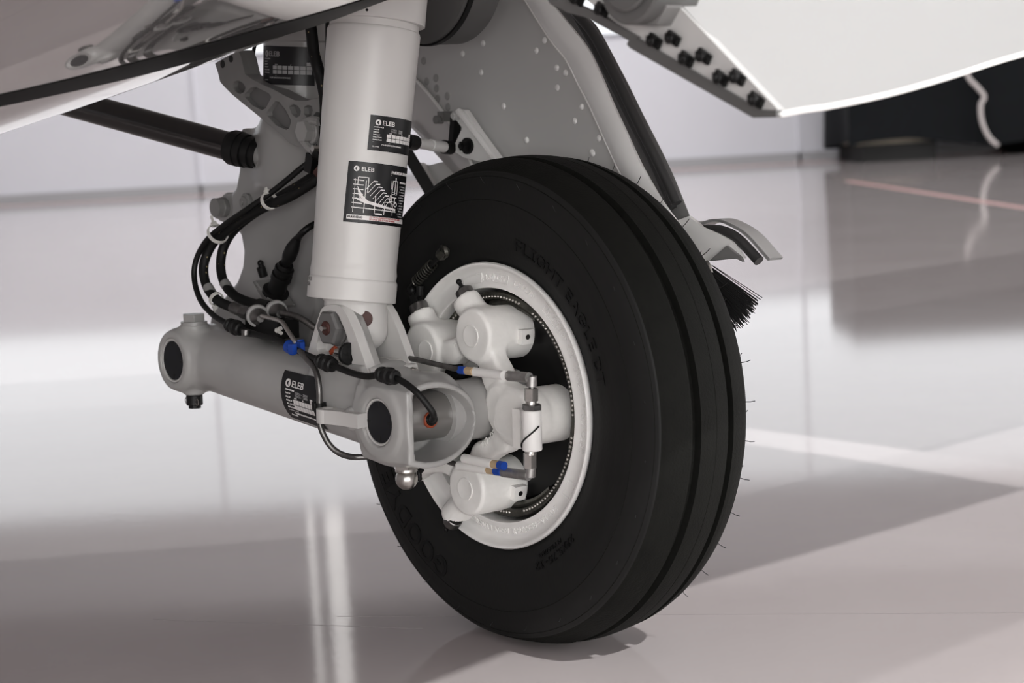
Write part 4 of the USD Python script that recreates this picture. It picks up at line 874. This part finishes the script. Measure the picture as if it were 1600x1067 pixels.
for (tl_, bl_, tr_), big in ((((579, 179), (574, 234), (636, 188)), False), (((545, 251), (536.5, 346), (632, 264)), True)):
    (sa, aa), (sb, ab), (sc, ac) = strut_at(*tl_), strut_at(*bl_), strut_at(*tr_)
    hgt = sa - sb; s0 = (sa + sb) / 2; aL = (aa + ab) / 2; wid = (.066 if not big else .094); mp = strut_map(s0, aL + wid / 2 / SR(s0))
    pv, pf = grid_plate(wid, hgt); pl = t.part('data_plate', (mp(pv), pf), 'black_gloss', gear=True, label='large black chart plate' if big else 'small black data plate')
    if not big:
        Lm, Dm = plate_marks(wid, hgt); t.part('print', (mp(Lm[0]), Lm[1]), 'print_white', parent=pl, gear=True, label='white printed lettering and squares'); t.part('print', (mp(Dm[0]), Dm[1]), 'print_dim', parent=pl, gear=True)
        continue
    w, h = wid, hgt; Lk = []
    def tx(s, x, y, hh, bold=True, to=Lk): v, f = text(s, hh, .0003, bold); to.append((v + [x * w, y * h, 0], f))
    r = h * .045; ring = Point(0, 0).buffer(r).difference(Polygon([(-r * .62, 0), (r * .35, r * .85), (r * .1, 0), (r * .35, -r * .85)])); m = trimesh.creation.extrude_polygon(ring, .0003, engine='earcut'); Lk.append((np.array(m.vertices) + [-.40 * w, .385 * h, 0], np.array(m.faces)))
    tx('ELEB', -.345, .353, h * .064); tx('PHENOM 300 MLG', .03, .355, h * .045); Lk.append(bx(.03 * w, .40 * w, .335 * h, .341 * h, 0, .0003))
    def ln(x0, y0, x1, y1, th=.0004, n=6):
        p0, p1 = np.array([x0 * w, y0 * h]), np.array([x1 * w, y1 * h]); d_ = unit(p1 - p0); e_ = np.array([-d_[1], d_[0]]) * th; q = np.linspace(0, 1, n)[:, None]; c_ = p0 + (p1 - p0) * q
        v = np.vstack([np.column_stack([c_ + e_, np.full(n, .0003)]), np.column_stack([c_ - e_, np.full(n, .0003)])]); f = []
        for i in range(n - 1): f += [(i, n + i, n + i + 1), (i, n + i + 1, i + 1)]
        Lk.append((v, np.array(f)))
    for i in range(7): ln(-.42, .20 - i * .075, -.39 + .09, .20 - i * .075 - .004, .0005)
    ln(-.40, .20 - .45, .16, -.265, .0005); ln(-.40, .22, -.40, -.31)
    for i in range(5): ln(-.40 + i * .125, -.33, -.40 + i * .125, -.23 + (.45, .43, .22, .10, .10)[i], .0004)
    for i in range(8):
        x0 = -.37 + .004 * i; pp = [(x0 + q * (.52 - .01 * i), -.235 + .33 * math.exp(-q * (4.6 - .25 * i)) * (1 - .085 * i) - .04 * q * 0) for q in np.linspace(0, 1, 9)]
        for a_, b_ in zip(pp[:-1], pp[1:]): ln(*a_, *b_, .00035, 2)
    for i in range(8):
        x1, y1 = -.19 + i * .032, .20 - i * .043; ln(x1, y1, x1 + .05, y1, .0006, 2); ln(x1, y1, x1 - .09, y1 - .16, .0003, 3)
    for i in range(6): a_ = -.40 + i * .02; ln(a_ + .02, -.10 - i * .012, .15, -.24 + .003 * i, .0008, 6)
    ln(-.37, .25, -.25, .25); ln(-.25, .25, -.25, .0); ln(-.37, .25, -.37, .12); ln(-.04, -.12, .07, -.12); ln(.07, -.12, .07, -.27); ln(-.14, -.33, -.05, -.33, .0008)
    for x0 in (.07, .11, .15): ln(x0, .24, x0 + (-.005 if x0 < .1 else 0), .02 if x0 > .08 else -.10, .0005)
    for y0 in (.24, .05, .02, -.03, -.10): ln(.07, y0, .15, y0, .0004, 2)
    ln(.115, .24, .115, .30, .0009, 2); ln(.12, -.03, .12, -.13, .0006, 2); ln(.04, .0, .04, -.1, .0004, 2); ln(.05, .24, .05, .1, .0004, 2)
    Lk.append((lambda m: (np.array(m.vertices) + [.145 * w, -.145 * h, 0], np.array(m.faces)))(trimesh.creation.extrude_polygon(Point(0, 0).buffer(.0026).difference(Point(0, 0).buffer(.0018)), .0003, engine='earcut')))
    Lk.append(bx(.20 * w, .33 * w, .215 * h, .245 * h, 0, .0003)); Lk.append(bx(.33 * w, .46 * w, .215 * h, .245 * h, 0, .0003))
    dim = []
    for i, s_ in enumerate(['1 - CHECK OIL', 'LEVEL AND PSI', '2 - FILL WITH', 'FLUID MIL-H', '3 - INFLATE', 'WITH DRY N2', '4 - BLEED', 'AND REFILL', '5 - REPEAT', 'STEPS 1 TO 4', '6 - CHECK', 'EXTENSION']): tx(s_, .20 + (.02 if i % 2 else 0), .15 - i * .045, h * .022, True, dim)
    t.part('print', (mp(cat(*Lk)[0]), cat(*Lk)[1]), 'print_white', parent=pl, gear=True, label='white printed chart, diagram and lettering')
    t.part('print', (mp(cat(*dim)[0]), cat(*dim)[1]), 'print_dim', parent=pl, gear=True)
    wb, wf = grid_plate(w * .93, h * .075, 12, .0003); wb = wb + [.0, -.41 * h, 0]; t.part('warning_strip', (mp(wb), wf), 'print_white', parent=pl, gear=True)
    k1, k2 = [], []
    tx('WARNING', -.455, -.425, h * .036, True, k1); tx('DO NOT CHARGE OR INFLATE THE STRUT', -.20, -.402, h * .024, True, k2); tx('RELEASE AIR BEFORE REMOVAL', -.20, -.438, h * .024, True, k2)
    for kk_, mm in ((k1, 'black'), (k2, 'print_red')): c_ = cat(*kk_); t.part('warning_lettering', (mp(c_[0] + [0, 0, .0004]), c_[1]), mm, parent=pl, gear=True)
for s_, py, px in (('CR0004801 903', 447, 482), ('04001OZZ 70A', 456, 482)):
    sq, aq = strut_at(px + 2, py); v, f = text(s_, .0042, .0003, False); rr = r_c
    sq = (SL * .070) * (.62 if py < 450 else .36); a_ = -1.12 + v[:, 0] / rr
    t.part('stamped_number', (SB + (sq + v[:, 1])[:, None] * SA + (rr + v[:, 2] + .0001)[:, None] * (np.cos(a_)[:, None] * SN + np.sin(a_)[:, None] * SX0), f), 'bracket_grey', gear=True)
for a_ in (-.15, .78):
    d_ = math.cos(a_) * SN + math.sin(a_) * SX0; c = SB + SA * (s3 + .006) + d_ * r3; t.part('vent_hole', cyl(c - d_ * .001, c + d_ * .0004, .0016, 12), 'black', gear=True)
# lower eye between the clevis plates
def eyef(P):
    vm = VC - .037; top = SB + SA * (-.004)
    d = s_cyl(P, (NUT[0], vm - .016, NUT[2]), (NUT[0], vm + .016, NUT[2]), .027, .004)
    d = smin(d, s_cone(P, (NUT[0] - .020, vm, NUT[2] - .006), (top[0] - .012, top[1] - .004, top[2]), .019, .030), .02)
    d = smin(d, s_cone(P, top - SA * .004, top + SA * .002, .030, .036), .012); return np.maximum(d, (P - SB) @ SA)
ev, ef = snet(eyef, (NUT[0] - .09, VC - .09, NUT[2] - .04), (NUT[0] + .07, VC + .02, NUT[2] + .075), .0024)
t.part('lower_eye', (ev, ef), 'strut_paint', gear=True, smooth=True, label='rounded lower eye of the strut')
o_ = onu(570, 498, NUT[0] - .035); c = o_
rr_ = ray(570, 498) @ B.T; q = G(CAM) + rr_ * 1.4
for _ in range(60): q = q + unit(rr_) * max(eyef(q[None])[0], .0)
t.part('grease_hole', cyl(q + unit(rr_) * .004, q - unit(rr_) * .0008, .0088, 24), 'rust', gear=True, label='dark rust-brown grease hole')
t.done()

# ------------------------------------------------------------------ landing gear leg behind the strut
t = Thing('gear_leg', 'grey fixed landing gear leg standing behind the strut, dark steel band near its head', 'landing gear leg')
VL = .085
LT, LB = on(476, 60, VL), on(474, 265, VL); LA = unit(LT - LB)
cols = on(476, 152, VL); RLg = .052
leg_px = [(413, 200), (411, 265), (406, 290), (398, 300), (372, 300), (356, 312), (349, 328), (354, 340), (366, 347), (390, 345), (403, 352), (414, 368), (418, 390), (416, 412), (408, 434), (394, 452), (378, 468), (366, 488), (362, 520), (380, 560), (520, 570), (540, 470), (548, 330), (540, 200)]
leg2 = np.array([on(x, y, VL)[[0, 2]] for x, y in leg_px])
def legf(P):
    d = s_ext(s_poly(P[:, [0, 2]], leg2), P[:, 1] - VL, .040, .012)
    lugb = on(372, 322, VL); lugm = np.linalg.norm(P[:, [0, 2]] - lugb[[0, 2]], axis=1)
    d = np.maximum(d, -np.maximum(np.abs(P[:, 1] - VL) * -1 + .018, lugm - .05))
    d = smin(d, s_cyl(P, LB - LA * .02, on(476, 178, VL), RLg, .006), .03)
    return d
lv, lf = snet(legf, (leg2[:, 0].min() - .02, VL - .07, leg2[:, 1].min() - .02), (leg2[:, 0].max() + .02, VL + .07, .38), .0032)
lp_ = t.part('leg_body', (lv, lf), 'leg_paint', gear=True, smooth=True)
t.part('steel_band', cyl(on(476, 180, VL), on(476, 152, VL), RLg * .93, 64), 'dark_steel', gear=True, label='bare dark steel band')
t.part('band_collar', cyl(on(476, 178, VL), on(476, 170, VL), RLg * 1.02, 64, ch=.001), 'leg_paint', gear=True)
hA = on(476, 150, VL)
t.part('head', lathe([(-.004, 0), (-.004, RLg * .99), (-.002, RLg), (.004, RLg), (.006, RLg * .985), (.066, RLg * .985), (.068, RLg * 1.02), (.078, RLg * 1.02), (.080, RLg), (.12, RLg), (.12, 0)], hA, LA, 72), 'leg_paint', gear=True, smooth=40, label='grey cylinder head')
hx = unit(np.cross(LA, np.array([0, 1., 0]))); hx = -hx if hx[0] > 0 else hx; hn = np.cross(hx, LA); hn = hn if hn[1] > 0 else -hn
def head_map(a0, s0):
    def f_(v): a_ = a0 + v[:, 0] / RLg; R = RLg * .985 + v[:, 2] + .0007; return hA + (s0 + v[:, 1])[:, None] * LA + R[:, None] * (np.cos(a_)[:, None] * hn + np.sin(a_)[:, None] * hx)
    return f_
mp = head_map(.44, .037); pv, pf = grid_plate(.080, .046)
pl = t.part('data_plate', (mp(pv), pf), 'black_gloss', gear=True, label='small black data plate'); Lm, Dm = plate_marks(.080, .046)
t.part('print', (mp(Lm[0]), Lm[1]), 'print_dim', parent=pl, gear=True, label='printed lettering and squares')
# lug bolt and sleeve
c = on(388, 316, VL + .040); t.part('lug_bolt', cat(cyl(c - [0, .02, 0], c + [0, .006, 0], .0115, 24, ch=.001), cyl(c, c + [0, .009, 0], .0080, 20, ch=.001), cyl(c, c + [0, .011, 0], .0035, 12)), 'bracket_grey', gear=True)
c = on(370, 323, VL); t.part('lug_sleeve', cat(cyl(c - [0, .034, 0], c + [0, .034, 0], .0125, 24), cyl(c + [0, .018, 0], c + [0, .026, 0], .0132, 24, ch=.001)), 'bracket_grey', gear=True)
t.part('boss_pyramid', gprism([(396, 462), (402, 438), (410, 455), (420, 470)], VL + .03, VL + .052, VL + .045, .001), 'leg_paint', gear=True)
c = on(412, 432, VL + .045); t.part('small_valve', cat(cyl(c, c + [.0, .004, .012], .0055, 12), cyl(c + [0, .002, .010], c + [0, .004, .016], .0035, 10), ball(c + [0, .004, .017], .0040, 2)), 'black', gear=True)
t.done()

# crank plate with lightening pockets
t = Thing('crank_bracket', 'grey machined crank bracket with rounded lightening pockets and a large bolt', 'bracket')
VK = .150
ko = [(336, 99), (372, 78), (377, 90), (383, 116), (396, 125), (410, 132), (430, 141), (446, 150), (462, 157), (480, 157), (500, 152), (512, 150), (516, 200), (510, 235), (480, 232), (462, 228), (452, 223), (440, 210), (420, 195), (400, 178), (380, 162), (362, 147), (351, 136), (344, 128), (341, 115)]
Pk = Polygon([on(x, y, VK)[[0, 2]] for x, y in ko])
pock = [[(363, 135), (366, 128), (372, 126), (380, 130), (384, 137), (381, 144), (375, 147), (367, 143)], [(383, 146), (392, 137), (400, 136), (420, 146), (424, 152), (415, 169), (409, 172), (394, 164), (382, 151)], [(417, 175), (430, 158), (436, 159), (446, 171), (455, 189), (452, 200), (447, 203), (432, 196), (418, 181)], [(452, 167), (458, 163), (465, 165), (470, 172), (469, 180), (463, 184), (456, 178)], [(475, 167), (481, 164), (487, 166), (489, 173), (486, 181), (480, 183), (475, 178)], [(489, 182), (494, 175), (503, 176), (505, 190), (490, 188)]]
Pp = [Polygon([on(x, y, VK)[[0, 2]] for x, y in q]).buffer(-.0015).buffer(.0015) for q in pock]
Pf = Pk
for q in Pp: Pf = Pf.difference(q)
t.part('plate', cat(prism(Pf, (0, 0, 0), e1, e3, -VK, -VK + .008), prism(Pk, (0, 0, 0), e1, e3, -VK + .0078, -VK + .022)), 'bracket_grey', gear=True, smooth=20)
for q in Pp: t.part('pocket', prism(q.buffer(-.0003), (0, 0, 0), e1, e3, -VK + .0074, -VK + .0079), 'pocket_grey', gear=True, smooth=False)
c = on(488, 205, VK); t.part('bolt', cat(cyl(c, c + [0, .006, 0], .0165, 32, ch=.001), hexa(c + [0, .005, 0], c + [0, .016, 0], .0130)), 'leg_paint', gear=True, label='large grey hexagon bolt', smooth=20)
t.part('dark_washer', cyl(c - [0, .001, 0], c + [0, .0065, 0], .0158, 32), 'black', gear=True) if False else None
rail = [on(x, y, VK + .006) for x, y in [(500, 190), (488, 188), (476, 193), (471, 203), (472, 214), (480, 226), (490, 236)]]
t.part('boss_ridge', tube(spline(rail, 6), .0052, 10), 'leg_paint', gear=True)
t.part('lower_tongue', gprism([(440, 205), (462, 228), (485, 240), (478, 250), (460, 240), (444, 218)], VK - .03, VK - .018, VK), 'leg_paint', gear=True)
c = on(348, 100, VK); t.part('pin_hole', cyl(c + [0, .0004, 0], c - [0, .002, 0], .005, 16), 'black', gear=True)
c = on(361, 92, VK); t.part('pin_hole', cyl(c + [0, .0004, 0], c - [0, .002, 0], .0045, 16), 'black', gear=True)
t.done()

# drag brace
t = Thing('drag_brace', 'dark chromed drag brace tube slanting up left from the leg, black collar at its end', 'brace')
a_, b_ = atd(385, 236, 2.16), atd(10, 134, 2.30)
d_ = unit(b_ - a_)
t.part('tube', cyl(a_, b_, .0182, 48), 'chrome_dark', label='dark chrome tube')
t.part('collar', lathe([(-.010, 0), (-.010, .0165), (-.002, .0168), (-.0015, .0195), (.006, .0200), (.0065, .0186), (.009, .0186), (.0095, .0212), (.016, .0216), (.0165, .0206), (.019, .0206), (.0195, .0222), (.030, .0222), (.031, .0205), (.035, .0200), (.035, .018)], a_ - d_ * .010, d_, 48), 'black', smooth=25, label='ribbed black collar')
t.part('rod_end', cyl(a_ - d_ * .042, a_ - d_ * .018, .0145, 32, ch=.001), 'bracket_grey')
t.part('rod_eye', cyl(a_ - d_ * .038 - N * .016, a_ - d_ * .038 + N * .016, .017, 32, ch=.001), 'leg_paint')
t.done()

# ------------------------------------------------------------------ hoses, cables and their fittings
def g_at(pts): return [on(x, y, v) for x, y, v in pts]
def cable(name, label, cat_, pts, r, m, extras=None, per=8, sides=14):
    t = Thing(name, label, cat_); t.part('hose' if 'hose' in name else 'cable', tube(spline(g_at(pts), per), r, sides), m, gear=True, smooth=60)
    if extras: extras(t)
    t.done()
def ring_on(t, nm, m, x0, y0, x1, y1, v, r, n=20, ch=.0006): t.part(nm, cyl(on(x0, y0, v), on(x1, y1, v), r, n, ch=ch), m, gear=True)
cable('hydraulic_hose', 'front braided black hose looping left, joined to the nearer steel fitting', 'hose', [(512, 262, .135), (494, 281, .148), (470, 297, .156), (449, 309, .162), (420, 321, .168), (392, 335, .172), (359, 357, .178), (337, 375, .184), (323, 398, .19), (318, 422, .195), (324, 449, .198), (340, 469, .2), (355, 477, .2), (368, 482, .2)], .0060, 'braid',
      lambda t: (ring_on(t, 'ferrule', 'bracket_grey', 324, 447, 331, 459, .198, .0066), ring_on(t, 'end_fitting', 'dark_steel', 364, 480, 379, 487, .2, .0072), t.part('hex_nut', hexa(on(379, 487, .2), on(391, 491, .2), .0082), 'dark_steel', gear=True)))
cable('hydraulic_hose', 'rear braided black hose looping close beside the gear leg', 'hose', [(512, 258, .118), (494, 272, .125), (470, 288, .132), (440, 306, .138), (415, 322, .144), (392, 337, .150), (373, 352, .155), (357, 371, .16), (347, 394, .165), (345, 420, .17), (351, 443, .173), (367, 462, .175), (392, 473, .175), (412, 477, .175), (428, 481, .175)], .0060, 'braid',
      lambda t: (ring_on(t, 'ferrule', 'bracket_grey', 350, 441, 358, 453, .173, .0066), ring_on(t, 'end_fitting', 'black', 405, 476, 421, 480, .175, .0078)))
def grom(t, pts):
    for x0, y0, x1, y1, v in pts:
        a_, b_ = on(x0, y0, v), on(x1, y1, v); d_ = unit(b_ - a_); L = np.linalg.norm(b_ - a_)
        t.part('grommet', lathe([(0, .003), (0, .0072), (L * .12, .0085), (L * .25, .0085), (L * .3, .0070), (L * .42, .0070), (L * .48, .0092), (L * .65, .0096), (L * .72, .0080), (L * .95, .0078), (L, .0060), (L, .003)], a_, d_, 24), 'black', gear=True, smooth=30, label='ribbed black rubber grommet')
def wire_x(t):
    grom(t, [(357, 507, 377, 515, .214), (499, 563, 521, 571, .230), (593, 584, 619, 590, .226)])
    t.part('blue_tie', cat(lathe([(-.005, .0042), (-.005, .0078), (.005, .0078), (.005, .0042)], on(455, 543, .219), on(470, 550, .219) - on(440, 534, .219), 20), obox(on(457, 545, .228), (1, 0, 0), (0, 1, 0), (0, 0, 1), .009, .006, .011)), 'blue', gear=True, label='blue cable tie')
    t.part('blue_tie', cat(lathe([(-.004, .0042), (-.004, .0076), (.004, .0076), (.004, .0042)], on(466, 538, .21), np.array([.3, 0, 1.]), 20), obox(on(469, 541, .217), (1, 0, 0), (0, 1, 0), (0, 0, 1), .010, .006, .010)), 'blue', gear=True, label='blue cable tie')
cable('sensor_cable', 'thin black sensor cable looping down and along the arm into the axle', 'cable', [(505, 240, .12), (490, 250, .135), (474, 260, .145), (450, 280, .155), (426, 299, .165), (392, 323, .18), (350, 352, .19), (322, 377, .196), (306, 408, .2), (304, 439, .204), (314, 470, .208), (333, 492, .21), (352, 504, .212), (372, 513, .214), (402, 523, .216), (435, 532, .218), (456, 543, .219), (480, 555, .224), (510, 567, .230), (530, 575, .231), (551, 583, .231), (573, 588, .230), (594, 585, .227), (608, 586, .225), (632, 598, .222), (652, 614, .219), (668, 633, .212), (677, 647, .206), (676, 656, .196)], .0036, 'black', wire_x)
# zip ties
def zip_tie(label, p0, p1, v, r, tail, ln=.014):
    a_, b_ = on(*p0, v), on(*p1, v); c = (a_ + b_) / 2; ax_ = unit(b_ - a_); d_ = unit(on(*tail, v) - c); d_ = unit(d_ - (d_ @ ax_) * ax_)
    t = Thing('zip_tie', label, 'zip tie')
    t.part('band', lathe([(-.0022, r - .0008), (-.0022, r + .0008), (.0022, r + .0008), (.0022, r - .0008), (-.0022, r - .0008)], c, ax_, 28), 'zip_white', gear=True)
    h_ = c + d_ * (r + .001); t.part('head', obox(h_, d_, ax_, np.cross(d_, ax_), .006, .0055, .0055), 'zip_white', gear=True)
    t.part('tail', obox(h_ + d_ * ln * .5, d_, ax_, np.cross(d_, ax_), ln, .004, .0014), 'zip_white', gear=True); t.done()
zip_tie('pale zip tie round the hose bundle at the top of the loop', (344, 360), (336, 370), .188, .0128, (322, 355), .012)
zip_tie('pale zip tie on the upper hoses near the leg', (426, 310), (416, 318), .170, .0105, (412, 297), .006)
zip_tie('pale zip tie joining thin cable and front hose at the bottom of the loop', (334, 464), (342, 471), .200, .0085, (322, 483), .016)
# bulkhead clamp on the arm with two tube ends
t = Thing('hose_clamp', 'pale bulkhead clamp on top of the arm holding the two hose ends', 'clamp')
for (x, y), v in (((402, 493), .200), ((432, 486), .178)):
    c = on(x, y, v); ax_ = unit(on(x + 12, y + 4, v) - c)
    t.part('clamp_ring', lathe([(-.003, .0075), (-.003, .0128), (-.002, .0136), (.002, .0136), (.003, .0128), (.003, .0075)], c, ax_ + np.array([0, .35, 0]), 36), 'leg_paint', gear=True)
    q = c + (ax_ + np.array([0, .35, 0])) * .004; a2 = unit(ax_ + np.array([0, .35, 0])); t.part('stud', lathe([(-.002, 0), (-.002, .0102), (.004, .0102), (.006, .0085), (.0095, .0055), (.014, .0045), (.014, 0)], q, a2, 24), 'dark_steel', gear=True, smooth=40)
t.part('clamp_foot', gprism([(390, 500), (400, 482), (412, 488), (416, 520), (396, 520)], .185, .193, .19, .001), 'strut_paint', gear=True)
t.part('clamp_base', cat(obox(on(425, 512, .188), (1, 0, 0), (0, 1, 0), (0, 0, 1), .07, .03, .022)), 'black', gear=True)
c = on(433, 516, .205); t.part('clip', cat(tube(np.array([c, c + [-.008, 0, .003]]), .0026, 8), tube(np.array([c, c + [-.009, 0, -.003]]), .0022, 8), ball(c, .0032, 2)), 'zip_white', gear=True)
c = on(384, 524, .222); t.part('clip_bolt', cat(cyl(c, c + [0, .0, .007], .0050, 14, ch=.0006)), 'dark_steel', gear=True)
t.done()
pipe_thing('hydraulic_pipe', 'bent steel pipe from the nearer clamp ring down over the arm', [on(409, 494, .208), on(422, 497, .210), on(437, 501, .212), on(443, 506, .214), on(450, 517, .216), on(458, 529, .218), on(465, 541, .216), on(472, 552, .200)], .0027, 'steel', per=5)
pipe_thing('hydraulic_pipe', 'steel pipe from the farther clamp ring passing behind the clevis', [on(440, 489, .186), on(462, 494, .18), on(478, 502, .176), on(495, 514, .170), on(540, 536, .152), on(600, 552, .148)], .0040, 'dark_steel', per=5)
pipe_thing('hydraulic_pipe', 'dark bent pipe hanging in a loop below the arm, passing the guide lug', [on(468, 548, .226), on(480, 561, .2275), on(490, 573, .229), (lambda q: q)(on(496, 588, .231)), on(498.5, 605, .232), on(499, 625, .232), on(499, 650, .232), on(500.5, 665, .231), on(505, 678, .229), on(514, 694, .224), on(527, 706, .218), on(543, 712.5, .212), on(562, 714, .205), on(600, 710, .18), on(640, 704, .15)], .0034, 'dark_steel', per=6)
t = Thing('pipe_bracket', 'small black bracket pinning the loop pipe above the guide lug', 'bracket')
t.part('block', obox(on(502, 634, .226), (1, 0, 0), (0, 1, 0), (0, 0, 1), .014, .016, .009), 'black', gear=True); t.part('band', lathe([(-.003, .0034), (-.003, .0052), (.003, .0052), (.003, .0034)], on(499, 634, .232), np.array([0, 0, 1.]), 20), 'black', gear=True); t.done()
# electrical connector on the leg
t = Thing('electrical_connector', 'black threaded electrical connector standing on the foot of the gear leg', 'connector')
VE = .150
a_, b_ = on(431, 455, VE), on(447, 413, VE); d_ = unit(b_ - a_); L = np.linalg.norm(b_ - a_)
t.part('barrel', lathe([(-.004, 0), (-.004, .0165), (.001, .0165), (.002, .0115), (L * .45, .0112), (L * .46, .0128), (L * .62, .0128), (L * .63, .0108), (L * .70, .0108), (L * .72, .0120), (L * .86, .0120), (L * .88, .0098), (L, .0092), (L, 0)], a_, d_, 32), 'black', gear=True, smooth=30)
t.part('flange', obox(a_ - d_ * .004, np.cross(d_, (0, 1, 0)), (0, 1, 0), d_, .050, .03, .004), 'bracket_grey', gear=True)
cp_ = spline(g_at([(446, 415, VE), (452, 400, VE), (457, 388, VE), (464, 374, VE), (474, 362, VE), (488, 352, VE - .01), (505, 345, VE - .03)]), 6)
t.part('boot', tube(cp_[:20], np.interp(np.arange(20), [0, 6, 12, 19], [.0055, .0088, .0085, .0045]), 14), 'black', gear=True, smooth=60); t.part('cable', tube(cp_[14:], .0040, 12), 'black', gear=True, smooth=60); t.done()
cable('hydraulic_hose', 'braided black hose dropping behind the strut past the leg plate', 'hose', [(478, -6, .17), (482, 20, .17), (487, 52, .17), (490, 80, .17), (496, 104, .17), (504, 132, .165), (508, 160, .16), (508, 190, .15), (505, 225, .14), (500, 262, .13)], .0068, 'braid')
cable('hydraulic_hose', 'black hose hugging the left side of the white strut', 'hose', [(516, 20, .15), (516, 50, .15), (516, 80, .15), (515, 110, .148), (514, 150, .145), (513, 190, .14)], .0058, 'black')
cable('sensor_cable', 'thin black wire hanging below the belly beside the leg head', 'cable', [(401, 60, .12), (397, 76, .12), (395, 92, .12), (396, 108, .12), (399, 120, .12), (405, 130, .12), (414, 138, .115), (424, 142, .11)], .0024, 'black')
t = Thing('hose_union', 'dark junction fitting where the hoses meet below the crank bolt', 'fitting')
c = on(488, 255, .148)
t.part('block', obox(c, (1, 0, .3), (0, 1, 0), (-.3, 0, 1), .014, .012, .022), 'black', gear=True); t.part('elbow', tube(np.array([on(492, 236, .15), on(502, 240, .145), on(512, 242, .13)]), .0095, 14), 'black', gear=True); t.part('cap', cyl(on(496, 262, .15), on(506, 272, .145), .0085, 18, ch=.001), 'rust', gear=True)
t.part('small_bolt', cat(hexa(on(497, 232, .16), on(497, 232, .16) + [0, .008, 0], .004)), 'steel', gear=True); t.done()
# bits seen in the dark gap beside the strut: valve with its tag
t = Thing('tyre_valve', 'brass coloured tyre valve stem with a spring, on the wheel sidewall beside the strut', 'valve')
a_, b_ = on(650, 440, .082), on(693, 394, .086); d_ = unit(b_ - a_); L = np.linalg.norm(b_ - a_)
t.part('stem', cyl(a_ - d_ * .012, b_, .0028, 12), 'black', gear=True); sp_ = []
for q in np.linspace(0, 1, 90): ang = q * 2 * np.pi * 9; x_ = np.cross(d_, (0, 1., 0)); sp_.append(a_ + d_ * L * .62 * q + .0058 * (math.cos(ang) * x_ + math.sin(ang) * np.array([0, 1., 0])))
t.part('spring', tube(np.array(sp_), .0010, 6), 'heat_shield', gear=True); t.part('cap', cat(hexa(b_ - d_ * .008, b_ + d_ * .004, .0068), lathe([(-.002, .004), (-.002, .0078), (.002, .0078), (.002, .004)], b_ + d_ * .002, np.array([.4, 1, -.2]), 24)), 'heat_shield', gear=True); t.done()
t = Thing('bleed_cap', 'tiny chrome cap standing on the arm in front of the left piston', 'fitting')
c = on(645, 586, .155); t.part('cap', lathe([(-.012, 0), (-.012, .009), (-.004, .009), (-.003, .0075), (.004, .0072), (.0075, .005), (.009, 0)], c, np.array([0, 0, 1.]), 24), 'steel', gear=True, smooth=40); t.part('tab', obox(on(630, 588, .16), (1, 0, 0), (0, 1, 0), (0, 0, 1), .022, .010, .003), 'steel', gear=True); t.done()
